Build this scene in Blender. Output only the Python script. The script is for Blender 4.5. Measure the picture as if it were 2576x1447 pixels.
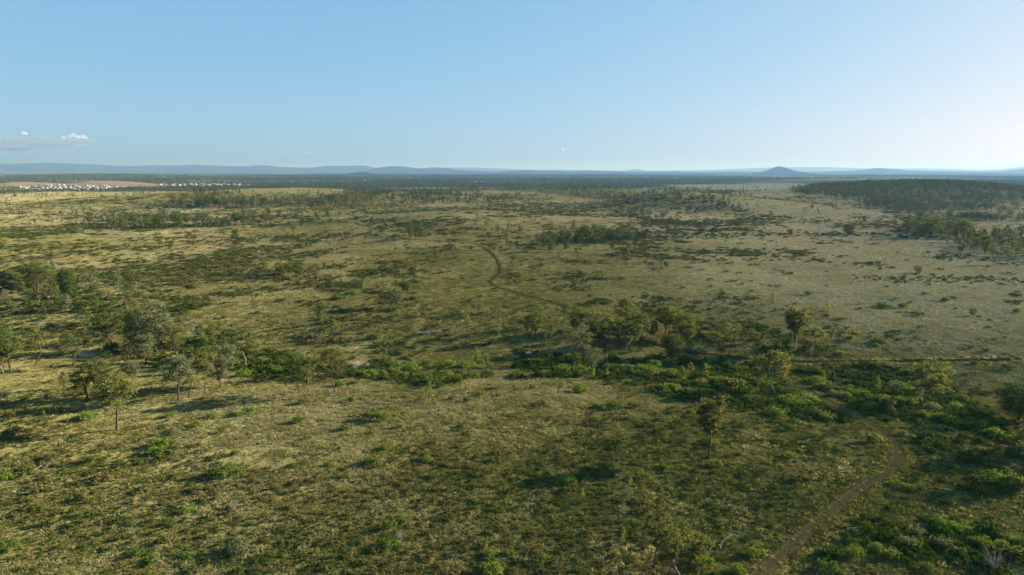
import bpy, math, random
import numpy as np
from mathutils import Vector, Matrix

for o in list(bpy.data.objects):
    bpy.data.objects.remove(o)
SC = bpy.context.scene
COL = SC.collection
rng = np.random.default_rng(11)
random.seed(11)

# ------------------------------------------------------------------ camera
CAM_Z = 80.0
FPX = 2576 * 24 / 36.0                    # focal length in the 2576-wide measuring grid
PITCH = math.atan((723.5 - 429.0) / FPX)
cam_d = bpy.data.cameras.new('camera')
cam = bpy.data.objects.new('camera', cam_d)
COL.objects.link(cam)
cam_d.lens = 24
cam_d.sensor_width = 36
cam_d.clip_start = 1
cam_d.clip_end = 200000
cam.location = (0, 0, CAM_Z)
cam.rotation_euler = (math.pi / 2 - PITCH, 0, 0)
SC.camera = cam

# ------------------------------------------------------------------ light
SUN_EL, SUN_AZ = math.radians(17), math.radians(72)      # azimuth clockwise from +Y (straight ahead)
SDIR = Vector((math.cos(SUN_EL) * math.sin(SUN_AZ), math.cos(SUN_EL) * math.cos(SUN_AZ), math.sin(SUN_EL)))
world = bpy.data.worlds.new('World')
SC.world = world
world.use_nodes = True
nt = world.node_tree
bg = nt.nodes['Background']
sky = nt.nodes.new('ShaderNodeTexSky')
sky.sky_type = 'NISHITA'
sky.sun_disc = False
sky.sun_elevation = SUN_EL
sky.sun_rotation = SUN_AZ
sky.altitude = 100
sky.air_density = 0.6
sky.dust_density = 1.5
sky.ozone_density = 4.0
sp_ = nt.nodes.new('ShaderNodeSeparateColor'); cb_ = nt.nodes.new('ShaderNodeCombineColor')      # the camera's white balance and soft highlight response
nt.links.new(sky.outputs[0], sp_.inputs[0])
for ch, (pw, k_) in enumerate(((0.621, 1.19), (0.371, 1.82), (0.198, 2.64))):
    m1 = nt.nodes.new('ShaderNodeMath'); m1.operation = 'POWER'; m1.inputs[1].default_value = pw
    m2 = nt.nodes.new('ShaderNodeMath'); m2.operation = 'MULTIPLY'; m2.inputs[1].default_value = k_
    nt.links.new(sp_.outputs[ch], m1.inputs[0]); nt.links.new(m1.outputs[0], m2.inputs[0]); nt.links.new(m2.outputs[0], cb_.inputs[ch])
nt.links.new(cb_.outputs[0], bg.inputs['Color'])
bg.inputs['Strength'].default_value = 0.055
sun_d = bpy.data.lights.new('sun', 'SUN')
sun_d.energy = 5.0
sun_d.angle = math.radians(0.5)
sun_d.color = (1.0, 0.88, 0.67)
sun = bpy.data.objects.new('sun', sun_d)
COL.objects.link(sun)
sun.location = (300, 100, 400)
sun.rotation_euler = SDIR.to_track_quat('Z', 'Y').to_euler()
SC.view_settings.view_transform = 'Standard'
SC.view_settings.look = 'None'
SC.view_settings.gamma = 1
SC.view_settings.use_curve_mapping = False
SC.view_settings.exposure = 2.1
SC.render.engine = 'CYCLES'
SC.cycles.use_denoising = True
SC.cycles.denoiser = 'OPENIMAGEDENOISE'
SC.cycles.denoising_input_passes = 'RGB_ALBEDO_NORMAL'
SC.cycles.denoising_prefilter = 'ACCURATE'
HAZE_D = 3.5e-5
SC.cycles.volume_bounces = 1
SC.cycles.max_bounces = 5
SC.cycles.diffuse_bounces = 3
SC.cycles.transmission_bounces = 4
SC.cycles.transparent_max_bounces = 8

# ------------------------------------------------------------------ helpers
def vnoise(x, y, seed=0):
    """smooth value noise, about -1..1"""
    x = np.asarray(x, float); y = np.asarray(y, float)
    xi = np.floor(x).astype(np.int64); yi = np.floor(y).astype(np.int64)
    fx = x - xi; fy = y - yi
    fx = fx * fx * fx * (fx * (fx * 6 - 15) + 10); fy = fy * fy * fy * (fy * (fy * 6 - 15) + 10)
    def h(a, b):
        n = (a * 374761393 + b * 668265263 + seed * 2147483647 + 1013904223) & 0xFFFFFFFF
        n = ((n ^ (n >> 13)) * 1274126177) & 0xFFFFFFFF
        n = n ^ (n >> 16)
        return (n & 0xFFFFFF) / 8388607.5 - 1.0
    a = h(xi, yi); b = h(xi + 1, yi); c = h(xi, yi + 1); d = h(xi + 1, yi + 1)
    return (a + (b - a) * fx) + ((c + (d - c) * fx) - (a + (b - a) * fx)) * fy

def fbm(x, y, seed=0, octv=4, gain=0.5):
    s = 0; a = 1; t = 0
    for i in range(octv):
        s = s + a * vnoise(x * 2 ** i + 17.3 * i, y * 2 ** i - 9.1 * i, seed + i * 7); t += a; a *= gain
    return s / t

def sstep(a, b, x):
    t = np.clip((x - a) / (b - a), 0, 1)
    return t * t * (3 - 2 * t)

CP, SP = math.cos(PITCH), math.sin(PITCH)
def ray(u, v):
    """direction through a point of the 2576 x 1447 measuring grid, scaled so that its Y component is 1"""
    a = (np.asarray(u, float) - 1288) / FPX; b = -(np.asarray(v, float) - 723.5) / FPX
    dy = CP + b * SP; dz = -SP + b * CP
    return a / dy, dz / dy

HILLS = []
def hill(u, v, Y, wx, wy, rot=0, p=2.0):
    """a rounded hill whose top is seen at (u, v) at depth Y"""
    rx, rz = ray(u, v)
    HILLS.append((rx * Y, Y, CAM_Z + rz * Y, wx, wy, math.radians(rot), p))

PLAIN = -14.0
def base_height(x, y):
    r = np.hypot(x, y)
    z = PLAIN * sstep(1900, 3600, r) + 0.0 * x
    z = z - 5.0 * np.exp(-((y - 300 + 0.16 * x) / 46) ** 2) * sstep(520, 260, np.abs(x + 20))     # shallow creek line
    z = z + 3.4 * fbm(x / 260, y / 260, 3, 3) * sstep(120, 420, r) * sstep(9000, 2500, r)
    z = z + 0.9 * fbm(x / 55, y / 55, 9, 3) * sstep(3500, 900, r)
    return z

def height(x, y):
    x = np.asarray(x, float); y = np.asarray(y, float)
    z = base_height(x, y)
    for hx, hy, hz, wx, wy, ro, p in HILLS:
        dx = x - hx; dy = y - hy
        c, s = math.cos(ro), math.sin(ro)
        a = (dx * c + dy * s) / wx; b = (-dx * s + dy * c) / wy
        q = np.exp(-(a * a + b * b) ** (p / 2))
        g0 = float(base_height(np.array(hx), np.array(hy)))
        z = z + (hz - g0) * q
    return z

hill(1165, 531, 1080, 190, 200)                # broad dome with the track on its flank
hill(1330, 475, 2200, 420, 240, 4)             # wooded ridge behind it
hill(1010, 492, 1800, 260, 170)
hill(480, 485, 1650, 330, 190, 5)              # grassy rise before the estate
hill(720, 473, 2350, 330, 220, -3)
hill(1720, 508, 1420, 210, 120, -8)            # scrubby knoll
hill(1560, 478, 2450, 260, 160)
hill(1740, 500, 1500, 190, 110, 0)
hill(2200, 474, 2050, 420, 330, 12)            # forested hill
hill(1930, 493, 1700, 260, 150, 14)
hill(2450, 482, 2100, 420, 300, 0)
hill(2080, 449, 5600, 520, 330, -4)            # pale hill out on the plain
hill(280, 455, 3900, 300, 170, -4)             # bare earth hill
hill(60, 458, 4000, 230, 150, 0)
hill(400, 450, 4600, 330, 240, 0)              # wooded hill by the estate
hill(250, 437, 8200, 1100, 700, 0)

def ground_at(u, v, n=420, y0=60, y1=30000):
    """where the ray through (u, v) meets the ground: world x, y, z (arrays)"""
    u = np.atleast_1d(np.asarray(u, float)); v = np.atleast_1d(np.asarray(v, float))
    rx, rz = ray(u, v)
    Y = np.geomspace(y0, y1, n)[None, :]
    D = CAM_Z + rz[:, None] * Y - height(rx[:, None] * Y, Y)
    below = D < 0
    i = np.where(below.any(1), below.argmax(1), n - 1)
    i = np.clip(i, 1, n - 1)
    k = np.arange(len(u))
    d0 = D[k, i - 1]; d1 = D[k, i]
    t = np.clip(d0 / (d0 - d1 + 1e-9), 0, 1)
    Yh = Y[0, i - 1] + (Y[0, i] - Y[0, i - 1]) * t
    x = rx * Yh
    return x, Yh, height(x, Yh)

def to_grid(x, y, z):
    """world point -> measuring grid"""
    a = y * CP - (z - CAM_Z) * SP
    b = y * SP + (z - CAM_Z) * CP
    return 1288 + FPX * x / a, 723.5 - FPX * b / a

def tag(o, label=None, cat=None, group=None, kind=None):
    if label: o['label'] = label
    if cat: o['category'] = cat
    if group: o['group'] = group
    if kind: o['kind'] = kind
    return o

def new_obj(name, me, parent=None, loc=None):
    o = bpy.data.objects.new(name, me)
    COL.objects.link(o)
    if parent is not None: o.parent = parent
    if loc is not None: o.location = loc
    return o

def mesh_np(name, verts, faces, mats=(), midx=None, smooth=False):
    """faces: an (n, 3) or (n, 4) int array, or a list of such arrays"""
    me = bpy.data.meshes.new(name)
    fl = faces if isinstance(faces, list) else [faces]
    fl = [np.asarray(f, np.int32) for f in fl if len(f)]
    verts = np.asarray(verts, np.float32)
    me.vertices.add(len(verts)); me.vertices.foreach_set('co', verts.ravel())
    li = np.concatenate([f.ravel() for f in fl])
    tot = np.concatenate([np.full(len(f), f.shape[1], np.int32) for f in fl])
    st = np.concatenate([[0], np.cumsum(tot)[:-1]]).astype(np.int32)
    me.loops.add(len(li)); me.loops.foreach_set('vertex_index', li)
    me.polygons.add(len(tot)); me.polygons.foreach_set('loop_start', st)
    if midx is not None: me.polygons.foreach_set('material_index', np.asarray(midx, np.int32))
    me.polygons.foreach_set('use_smooth', np.full(len(tot), smooth))
    for m in mats: me.materials.append(m)
    me.update(calc_edges=True)
    me.validate()
    return me

class NB:
    """short hand for building node materials"""
    def __init__(s, name):
        s.m = bpy.data.materials.new(name); s.m.use_nodes = True
        s.t = s.m.node_tree; s.t.nodes.clear()
        s.out = s.t.nodes.new('ShaderNodeOutputMaterial')
    def n(s, typ, **kw):
        nd = s.t.nodes.new(typ)
        for k, v in kw.items():
            if k == 'i':
                for a, b in v.items():
                    if hasattr(b, 'is_output') or isinstance(b, bpy.types.NodeSocket): s.t.links.new(b, nd.inputs[a])
                    else: nd.inputs[a].default_value = b
            else: setattr(nd, k, v)
        return nd
    def link(s, a, b): s.t.links.new(a, b)
    def noise(s, scale, detail=4, rough=0.55, vec=None, dist=0.0):
        nd = s.n('ShaderNodeTexNoise', i={'Scale': scale, 'Detail': detail, 'Roughness': rough, 'Distortion': dist})
        if vec is not None: s.link(vec, nd.inputs['Vector'])
        return nd.outputs['Fac']
    def ramp(s, fac, stops):
        nd = s.n('ShaderNodeValToRGB'); s.link(fac, nd.inputs[0])
        e = nd.color_ramp.elements
        while len(e) < len(stops): e.new(0.5)
        for el, (p, c) in zip(e, stops):
            el.position = p; el.color = (*c, 1) if len(c) == 3 else c
        return nd.outputs[0]
    def rng(s, fac, a, b, c=0.0, d=1.0):
        nd = s.n('ShaderNodeMapRange', i={0: fac, 1: a, 2: b, 3: c, 4: d}); return nd.outputs[0]
    def mix(s, fac, a, b, blend='MIX'):
        nd = s.n('ShaderNodeMix', data_type='RGBA', blend_type=blend)
        for k, val in ((0, fac), (6, a), (7, b)):
            if isinstance(val, bpy.types.NodeSocket): s.link(val, nd.inputs[k])
            else: nd.inputs[k].default_value = (*val, 1) if isinstance(val, tuple) and len(val) == 3 else val
        return nd.outputs[2]
    def math(s, op, a, b=0.0):
        nd = s.n('ShaderNodeMath', operation=op)
        for k, val in ((0, a), (1, b)):
            if isinstance(val, bpy.types.NodeSocket): s.link(val, nd.inputs[k])
            else: nd.inputs[k].default_value = val
        return nd.outputs[0]
    def diffuse(s, col, rough=1.0, bump=None):
        p = s.n('ShaderNodeBsdfDiffuse', i={'Roughness': rough})
        if isinstance(col, bpy.types.NodeSocket): s.link(col, p.inputs['Color'])
        else: p.inputs['Color'].default_value = (*col, 1)
        if bump is not None: s.link(bump, p.inputs['Normal'])
        return p.outputs[0]
    def done(s, sh):
        s.link(sh, s.out.inputs['Surface']); return s.m

_ONES = 'zeroth first second third fourth fifth sixth seventh eighth ninth tenth eleventh twelfth thirteenth fourteenth fifteenth sixteenth seventeenth eighteenth nineteenth'.split()
_TENS = 'x x twent thirt fort fift sixt sevent eight ninet hundred'.split()
def nth(n):
    if n < 20: return _ONES[n]
    if n >= 100: return 'hundredth' if n == 100 else 'hundred-and-' + nth(n - 100)
    return _TENS[n // 10] + ('ieth' if n % 10 == 0 else 'y-' + _ONES[n % 10])
def number_along(objs, fmt):
    """give look-alikes that stand in a row their place in it, counted from its left end"""
    order = sorted(objs, key=lambda o: float(to_grid(*o.location)[0]))
    for i, o in enumerate(order): o['label'] = fmt(o, nth(i + 1))

def shared_by(fn):
    c = {}
    def w(*a):
        if a not in c: c[a] = fn(*a)
        return c[a]
    return w
# ------------------------------------------------------------------ ground
def poly_mask(x, y, pts):
    """inside test for a polygon given in world x, y"""
    ins = np.zeros(np.shape(x), bool)
    px = np.array([p[0] for p in pts]); py = np.array([p[1] for p in pts])
    j = len(pts) - 1
    for i in range(len(pts)):
        c = (py[i] > y) != (py[j] > y)
        xi = (px[j] - px[i]) * (y - py[i]) / (py[j] - py[i] + 1e-12) + px[i]
        ins ^= c & (x < xi); j = i
    return ins

def dryness(x, y):
    """0 = green, 1 = bleached straw; from the lie of the land"""
    r = np.hypot(x, y)
    d = 0.30 + 0.24 * sstep(180, 950, r) + 0.60 * sstep(0.0, 0.55, x / (y + 60)) * sstep(280, 620, r)
    d = d + 0.34 * fbm(x / 90, y / 90, 21, 4) + 0.42 * fbm(x / 420, y / 420, 33, 3)
    return np.clip(d, 0, 1)

def scrub(x, y):
    """how thick the dark low scrub stands, 0..1"""
    s = 0.5 + 0.75 * fbm(x / 130, y / 130, 51, 4) + 0.3 * fbm(x / 700, y / 700, 57, 2)
    r = np.hypot(x, y)
    s = s - 0.22 * sstep(0.12, 0.5, x / (y + 60)) * sstep(350, 700, r)
    s = s + .55 * sstep(-.34, -.05, x / (y + 60)) * sstep(.46, .26, x / (y + 60)) * sstep(950, 1250, r) * sstep(2700, 2200, r) * (.6 + 1.2 * fbm(x / 200, y / 200, 58, 3))
    return np.clip(s, 0, 1)

R = np.concatenate([np.geomspace(6, 60, 30)[:-1], np.geomspace(60, 3200, 330)[:-1], np.geomspace(3200, 115000, 175)])
A = np.radians(np.concatenate([np.linspace(-100, -50, 26)[:-1], np.linspace(-50, 50, 440)[:-1], np.linspace(50, 100, 26)]))
nr, nc = len(R), len(A)
RR, AA = np.meshgrid(R, A, indexing='ij')
gx = (RR * np.sin(AA)).ravel(); gy = (RR * np.cos(AA)).ravel()
gz = height(gx, gy)
GZ = gz.reshape(nr, nc)
shape_height = height
def height(x, y):
    """the ground mesh itself, sampled"""
    x = np.asarray(x, float); y = np.asarray(y, float)
    fr = np.clip(np.interp(np.hypot(x, y), R, np.arange(nr)), 0, nr - 1.001); fa = np.clip(np.interp(np.arctan2(x, y), A, np.arange(nc)), 0, nc - 1.001)
    i = fr.astype(int); j = fa.astype(int); p = fr - i; q = fa - j
    return (GZ[i, j] * (1 - q) + GZ[i, j + 1] * q) * (1 - p) + (GZ[i + 1, j] * (1 - q) + GZ[i + 1, j + 1] * q) * p
idx = np.arange(nr * nc).reshape(nr, nc)
gf = np.stack([idx[:-1, :-1].ravel(), idx[:-1, 1:].ravel(), idx[1:, 1:].ravel(), idx[1:, :-1].ravel()], 1)[:, ::-1]

b = NB('ground_cover_soil')
geo = b.n('ShaderNodeNewGeometry').outputs['Position']
att = b.n('ShaderNodeAttribute', attribute_name='cover')
sep = b.n('ShaderNodeSeparateColor'); b.link(att.outputs['Color'], sep.inputs[0])
dry, scr, bare = sep.outputs[0], sep.outputs[1], sep.outputs[2]
n1 = b.noise(0.9, 5, 0.65, geo); n2 = b.noise(0.16, 5, 0.6, geo); n3 = b.noise(0.035, 5, 0.6, geo)
green = b.ramp(n1, [(0.3, (0.072, 0.076, 0.020)), (0.5, (0.140, 0.130, 0.038)), (0.72, (0.215, 0.185, 0.068))])
straw = b.ramp(n1, [(0.28, (0.165, 0.150, 0.058)), (0.5, (0.274, 0.246, 0.130)), (0.75, (0.392, 0.350, 0.215))])
f = b.math('ADD', dry, b.math('MULTIPLY', b.math('SUBTRACT', n2, 0.5), 0.9))
f = b.math('ADD', f, b.math('MULTIPLY', b.math('SUBTRACT', n3, 0.5), 0.7))
col = b.mix(b.rng(f, 0.15, 0.95), green, straw)
dk = b.math('ADD', scr, b.math('MULTIPLY', b.math('SUBTRACT', n2, 0.5), 1.5))
col = b.mix(b.rng(dk, 0.66, 1.05, 0, 0.7), col, (0.058, 0.068, 0.022))
soil = b.ramp(n2, [(0.3, (0.125, 0.100, 0.074)), (0.7, (0.215, 0.172, 0.128))])
col = b.mix(bare, col, soil)
wood = b.n('ShaderNodeAttribute', attribute_name='wood').outputs['Fac']
n4 = b.noise(0.004, 4, 0.6, geo)
col = b.mix(wood, col, b.ramp(n4, [(0.35, (0.030, 0.042, 0.018)), (0.62, (0.060, 0.070, 0.030))]))
hb = b.math('ADD', b.math('MULTIPLY', n1, 0.35), b.math('MULTIPLY', n2, 1.4))
bump = b.n('ShaderNodeBump', i={'Strength': 0.9, 'Distance': 1.2, 'Height': hb}).outputs[0]
M_ground = b.done(b.diffuse(col, 1.0, bump))

me = mesh_np('ground', np.stack([gx, gy, gz], 1), gf, [M_ground], smooth=True)
bare = np.zeros(len(gx))
wood = np.zeros(len(gx))
gu, gv = to_grid(gx, np.maximum(gy, 1), gz)
def world_poly(pts):
    x, y, z = ground_at([p[0] for p in pts], [p[1] for p in pts]); return list(zip(x, y))
def hill_patch(i, sx=1.2, sy=1.2):
    hx, hy, hz, wx, wy, ro, p = HILLS[i]
    return np.exp(-(((gx - hx) / (wx * sx)) ** 2 + ((gy - hy) / (wy * sy)) ** 2))
EARTH = 1.0 * sstep(0.25, 0.5, hill_patch(12, 1.1, 1.4) + 0.3 * fbm(gx / 200, gy / 200, 5)) + sstep(0.25, 0.5, hill_patch(13) + 0.3 * fbm(gx / 200, gy / 200, 6))
bare = np.clip(EARTH, 0, 1)
rr = np.hypot(gx, gy)
fields = fbm(gx / 1500, gy / 700, 71, 3) + 0.25 * sstep(0.0, 0.6, gx / (gy + 1)) - 0.12
wood = sstep(2600, 3600, rr) * sstep(0.30, 0.12, fields) * (1 - np.clip(EARTH, 0, 1))
wood = np.maximum(wood * (1 - 0.9 * hill_patch(11, 1.3, 1.2)), 0)
cover = np.stack([dryness(gx, gy), scrub(gx, gy), bare, np.ones(len(gx))], 1).astype(np.float32)
ca = me.color_attributes.new('cover', 'FLOAT_COLOR', 'POINT'); ca.data.foreach_set('color', cover.ravel())
wa = me.attributes.new('wood', 'FLOAT', 'POINT'); wa.data.foreach_set('value', wood.astype(np.float32))
ground = tag(new_obj('ground', me), kind='structure')

# ------------------------------------------------------------------ mountains on the horizon
b = NB('mountain_forest')
geo = b.n('ShaderNodeNewGeometry').outputs['Position']
n = b.noise(0.0010, 6, 0.6, geo)
M_mount = b.done(b.diffuse(b.ramp(n, [(0.35, (0.018, 0.028, 0.016)), (0.65, (0.048, 0.054, 0.030))])))

def mountain_range(name, prof, Y, depth, seed, vb=438):
    """a range whose skyline passes through the (u, v) points at depth Y; built as a solid ridge with spurs"""
    us = np.array([p[0] for p in prof], float); vs = np.array([p[1] for p in prof], float)
    n = max(60, int((us[-1] - us[0]) / 6))
    uu = np.linspace(us[0], us[-1], n)
    vv = np.interp(uu, us, vs)
    k = np.ones(5) / 5
    vv = np.convolve(np.pad(vv, 2, 'edge'), k, 'valid') + 0.45 * fbm(uu / 22, uu * 0 + seed, seed, 3)
    rx, rz = ray(uu, vv)
    X = rx * Y; top = CAM_Z + rz * Y
    base = PLAIN - 6
    m = 21
    T = np.linspace(-1, 1, m)
    V = np.zeros((n, m, 3))
    for j, t in enumerate(T):
        s = (1 - abs(t)) ** 0.9
        V[:, j, 0] = X * (1 + t * depth / Y * 0.2)
        V[:, j, 1] = Y + t * depth
        rid = 1 + 0.30 * (1 - s) * fbm(X / 900, np.full(n, t * depth / 1400), seed + 3, 4) * (abs(t) < 0.99)
        V[:, j, 2] = base + (top - base) * np.clip(s * rid, 0, 1) * (np.clip(1.02 * s, 0, 1) ** 0.15)
    ends = np.minimum(1, np.minimum(np.arange(n), np.arange(n)[::-1]) / 4.0)
    V[:, :, 2] = base + (V[:, :, 2] - base) * ends[:, None]
    id_ = np.arange(n * m).reshape(n, m)
    F = np.stack([id_[:-1, :-1].ravel(), id_[1:, :-1].ravel(), id_[1:, 1:].ravel(), id_[:-1, 1:].ravel()], 1)
    return tag(new_obj(name, mesh_np(name, V.reshape(-1, 3), F, [M_mount], smooth=True)), kind='structure')

mountain_range('mountain_range', [(-700, 428), (-500, 412), (-300, 414), (-150, 408), (-60, 411), (0, 411), (30, 413), (60, 411), (120, 409), (160, 411), (230, 413), (270, 416), (330, 418), (400, 415), (440, 416), (490, 415),
    (560, 417), (620, 419), (650, 415), (690, 418), (720, 421), (790, 422), (820, 417), (880, 417), (915, 416), (940, 421), (960, 426), (1010, 434)], 42000, 5000, 2)
mountain_range('far_mountain_range', [(880, 434), (920, 424), (1000, 422), (1080, 423), (1180, 421), (1250, 424), (1330, 428), (1420, 427), (1500, 429), (1580, 430), (1590, 425), (1605, 425), (1625, 430), (1720, 429), (1800, 427),
    (1870, 424), (1930, 422), (2000, 421), (2075, 420), (2130, 422), (2200, 424), (2300, 424), (2400, 425), (2450, 427), (2520, 427), (2576, 418), (2680, 415), (2800, 420), (3000, 416), (3200, 424), (3400, 432)], 56000, 6000, 5)
mountain_range('flat_topped_mountain', [(905, 436), (940, 424), (965, 420), (985, 418), (1020, 419), (1045, 423), (1060, 427), (1078, 421), (1095, 421), (1110, 423), (1122, 421), (1135, 425), (1160, 428), (1230, 431), (1290, 437)], 32000, 3000, 8)
mountain_range('low_range', [(1100, 437), (1160, 431), (1210, 430), (1250, 432), (1300, 429), (1330, 427), (1370, 430), (1400, 429), (1440, 432), (1470, 428), (1500, 430), (1600, 432), (1700, 431), (1760, 433), (1850, 431), (1920, 433), (2050, 432),
    (2130, 430), (2180, 427), (2205, 422), (2240, 425), (2300, 430), (2380, 431), (2450, 432), (2540, 431), (2576, 424), (2650, 421), (2760, 429), (2900, 436)], 28000, 2600, 12)
mountain_range('conical_mountain', [(1890, 438), (1915, 433), (1935, 426), (1948, 421), (1958, 418), (1968, 419), (1980, 423), (2000, 429), (2025, 435), (2045, 438)], 20000, 1400, 15)
mountain_range('small_dark_hill', [(850, 439), (880, 436), (900, 433), (912, 432), (925, 434), (945, 437), (960, 440)], 17000, 800, 18)

# ------------------------------------------------------------------ air
m = bpy.data.materials.new('hazy_air'); m.use_nodes = True
t = m.node_tree; t.nodes.clear()
out = t.nodes.new('ShaderNodeOutputMaterial'); pv = t.nodes.new('ShaderNodeVolumePrincipled')
pv.inputs['Color'].default_value = (0.120, 0.255, 0.480, 1)
pv.inputs['Absorption Color'].default_value = (0.44, 0.20, 0.0, 1)      # thinner for red than for blue, as air is
pv.inputs['Density'].default_value = HAZE_D
pv.inputs['Anisotropy'].default_value = 0.22
t.links.new(pv.outputs[0], out.inputs['Volume'])
zt, zb, w0, w1, yb, yf = 700.0, -60.0, -100000.0, 100000.0, -1500.0, 118000.0
hv = [(w0, yb, zb), (w1, yb, zb), (w1, yf, zb), (w0, yf, zb), (w0, yb, zt), (w1, yb, zt), (w1, yf, zt), (w0, yf, zt)]
hf = np.array([(0, 3, 2, 1), (4, 5, 6, 7), (0, 1, 5, 4), (1, 2, 6, 5), (2, 3, 7, 6), (3, 0, 4, 7)])
haze = tag(new_obj('haze', mesh_np('haze', hv, hf, [m])), kind='stuff')
# ------------------------------------------------------------------ tracks worn through the grass
TRACKS = []
def smooth_path(pts, step=2.5):
    p = np.array(pts, float)
    d = np.r_[0, np.cumsum(np.hypot(*np.diff(p, axis=0).T))]
    t = np.arange(0, d[-1], step)
    x = np.interp(t, d, p[:, 0]); y = np.interp(t, d, p[:, 1])
    k = max(3, int(14 / step) | 1); w = np.hanning(k + 2)[1:-1]; w /= w.sum()
    x = np.convolve(np.pad(x, k // 2, 'edge'), w, 'valid'); y = np.convolve(np.pad(y, k // 2, 'edge'), w, 'valid')
    return np.stack([x, y], 1)

def track(name, uv, width, mat, step=2.5, rut=0.10):
    x, y, z = ground_at([p[0] for p in uv], [p[1] for p in uv])
    c = smooth_path(list(zip(x, y)), step)
    TRACKS.append((c, width))
    tg = np.gradient(c, axis=0); tg /= np.linalg.norm(tg, axis=1)[:, None] + 1e-9
    nm = np.stack([tg[:, 1], -tg[:, 0]], 1)
    off = np.array([-0.62, -0.5, -0.36, -0.24, -0.1, 0.1, 0.24, 0.36, 0.5, 0.62]) * width
    dz = np.array([-0.10, 0.06, 0.06 - rut * .5, 0.06 - rut * .5, 0.09, 0.09, 0.06 - rut * .5, 0.06 - rut * .5, 0.06, -0.10]) + 0.04
    wob = 0.12 * width * fbm(np.arange(len(c)) * step / 9.0, np.arange(len(c)) * 0.0 + len(TRACKS), 40 + len(TRACKS), 3)
    P = c[:, None, :] + nm[:, None, :] * (off[None, :, None] + wob[:, None, None] * 0.5)
    Zc = height(P[..., 0], P[..., 1])
    V = np.concatenate([P, (Zc + dz[None, :] + 1.5e-4 * np.hypot(P[..., 0], P[..., 1]))[..., None]], 2)
    n, m = V.shape[:2]
    i = np.arange(n * m).reshape(n, m)
    F = np.stack([i[:-1, :-1].ravel(), i[1:, :-1].ravel(), i[1:, 1:].ravel(), i[:-1, 1:].ravel()], 1)
    me = mesh_np(name, V.reshape(-1, 3), F, [mat], smooth=True)
    a = me.attributes.new('across', 'FLOAT', 'POINT'); a.data.foreach_set('value', np.tile(off / width, n).astype(np.float32))
    return tag(new_obj(name, me), kind='structure')

b = NB('worn_track_soil')
geo = b.n('ShaderNodeNewGeometry').outputs['Position']
ac = b.n('ShaderNodeAttribute', attribute_name='across').outputs['Fac']
n1 = b.noise(1.3, 5, 0.65, geo); n2 = b.noise(0.12, 3, 0.5, geo)
soil = b.ramp(n1, [(0.3, (0.078, 0.056, 0.026)), (0.7, (0.175, 0.125, 0.062))])
turf = b.ramp(n1, [(0.3, (0.058, 0.052, 0.016)), (0.7, (0.118, 0.100, 0.036))])
aa = b.math('ABSOLUTE', ac)
rutm = b.math('MULTIPLY', b.rng(aa, 0.16, 0.25), b.rng(aa, 0.46, 0.36))
k = b.math('ADD', b.math('MULTIPLY', rutm, 0.9), b.math('MULTIPLY', b.math('SUBTRACT', n2, 0.45), 1.3))
col = b.mix(b.rng(k, 0.15, 0.8), turf, soil)
bump = b.n('ShaderNodeBump', i={'Strength': 0.7, 'Distance': 0.25, 'Height': n1}).outputs[0]
M_track = b.done(b.diffuse(col, 1.0, bump))
b = NB('short_turf_track')
geo = b.n('ShaderNodeNewGeometry').outputs['Position']
ac = b.math('ABSOLUTE', b.n('ShaderNodeAttribute', attribute_name='across').outputs['Fac'])
n1 = b.noise(0.5, 5, 0.65, geo)
M_turf = b.done(b.diffuse(b.mix(b.math('MULTIPLY', b.rng(ac, 0.16, 0.25), b.rng(ac, 0.5, 0.38)), b.ramp(n1, [(0.3, (0.026, 0.030, 0.010)), (0.7, (0.058, 0.060, 0.020))]), b.ramp(n1, [(0.3, (0.026, 0.024, 0.010)), (0.7, (0.055, 0.048, 0.022))]))))
b = NB('bare_clay')
geo = b.n('ShaderNodeNewGeometry').outputs['Position']
n1 = b.noise(0.6, 6, 0.65, geo)
M_clay = b.done(b.diffuse(b.ramp(n1, [(0.3, (0.17, 0.125, 0.085)), (0.55, (0.28, 0.22, 0.17)), (0.8, (0.36, 0.30, 0.24))])))
b = NB('still_water')
p = b.n('ShaderNodeBsdfPrincipled', i={'Base Color': (0.02, 0.035, 0.045, 1), 'Roughness': 0.06})
M_water = b.done(p.outputs[0])

track('dirt_track', [(1880, 1475), (1910, 1447), (1990, 1377), (2060, 1312), (2130, 1256), (2195, 1208), (2240, 1185), (2262, 1150), (2256, 1122), (2236, 1096), (2200, 1071), (2150, 1045), (2105, 1020), (2060, 1000), (2015, 972), (1985, 948), (1960, 930)], 3.4, M_track)
track('dirt_track', [(2700, 903), (2576, 904), (2400, 907), (2200, 909), (2040, 911), (1960, 908), (1880, 903), (1800, 893), (1740, 888), (1690, 880), (1620, 858), (1560, 832), (1500, 803), (1450, 779), (1400, 764), (1300, 738), (1245, 720), (1230, 709),
    (1245, 697), (1257, 688), (1258, 672), (1253, 658), (1240, 640), (1215, 622), (1192, 612), (1100, 606), (1010, 603)], 2.8, M_turf)
track('dirt_track', [(894, 561), (905, 566), (940, 573)], 3.5, M_turf)
track('dirt_track', [(962, 563), (975, 567), (992, 573)], 3.2, M_turf)
track('dirt_track', [(2054, 586), (2066, 578), (2066, 570), (2090, 563), (2130, 558), (2185, 552), (2215, 545)], 6.0, M_clay)

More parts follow.
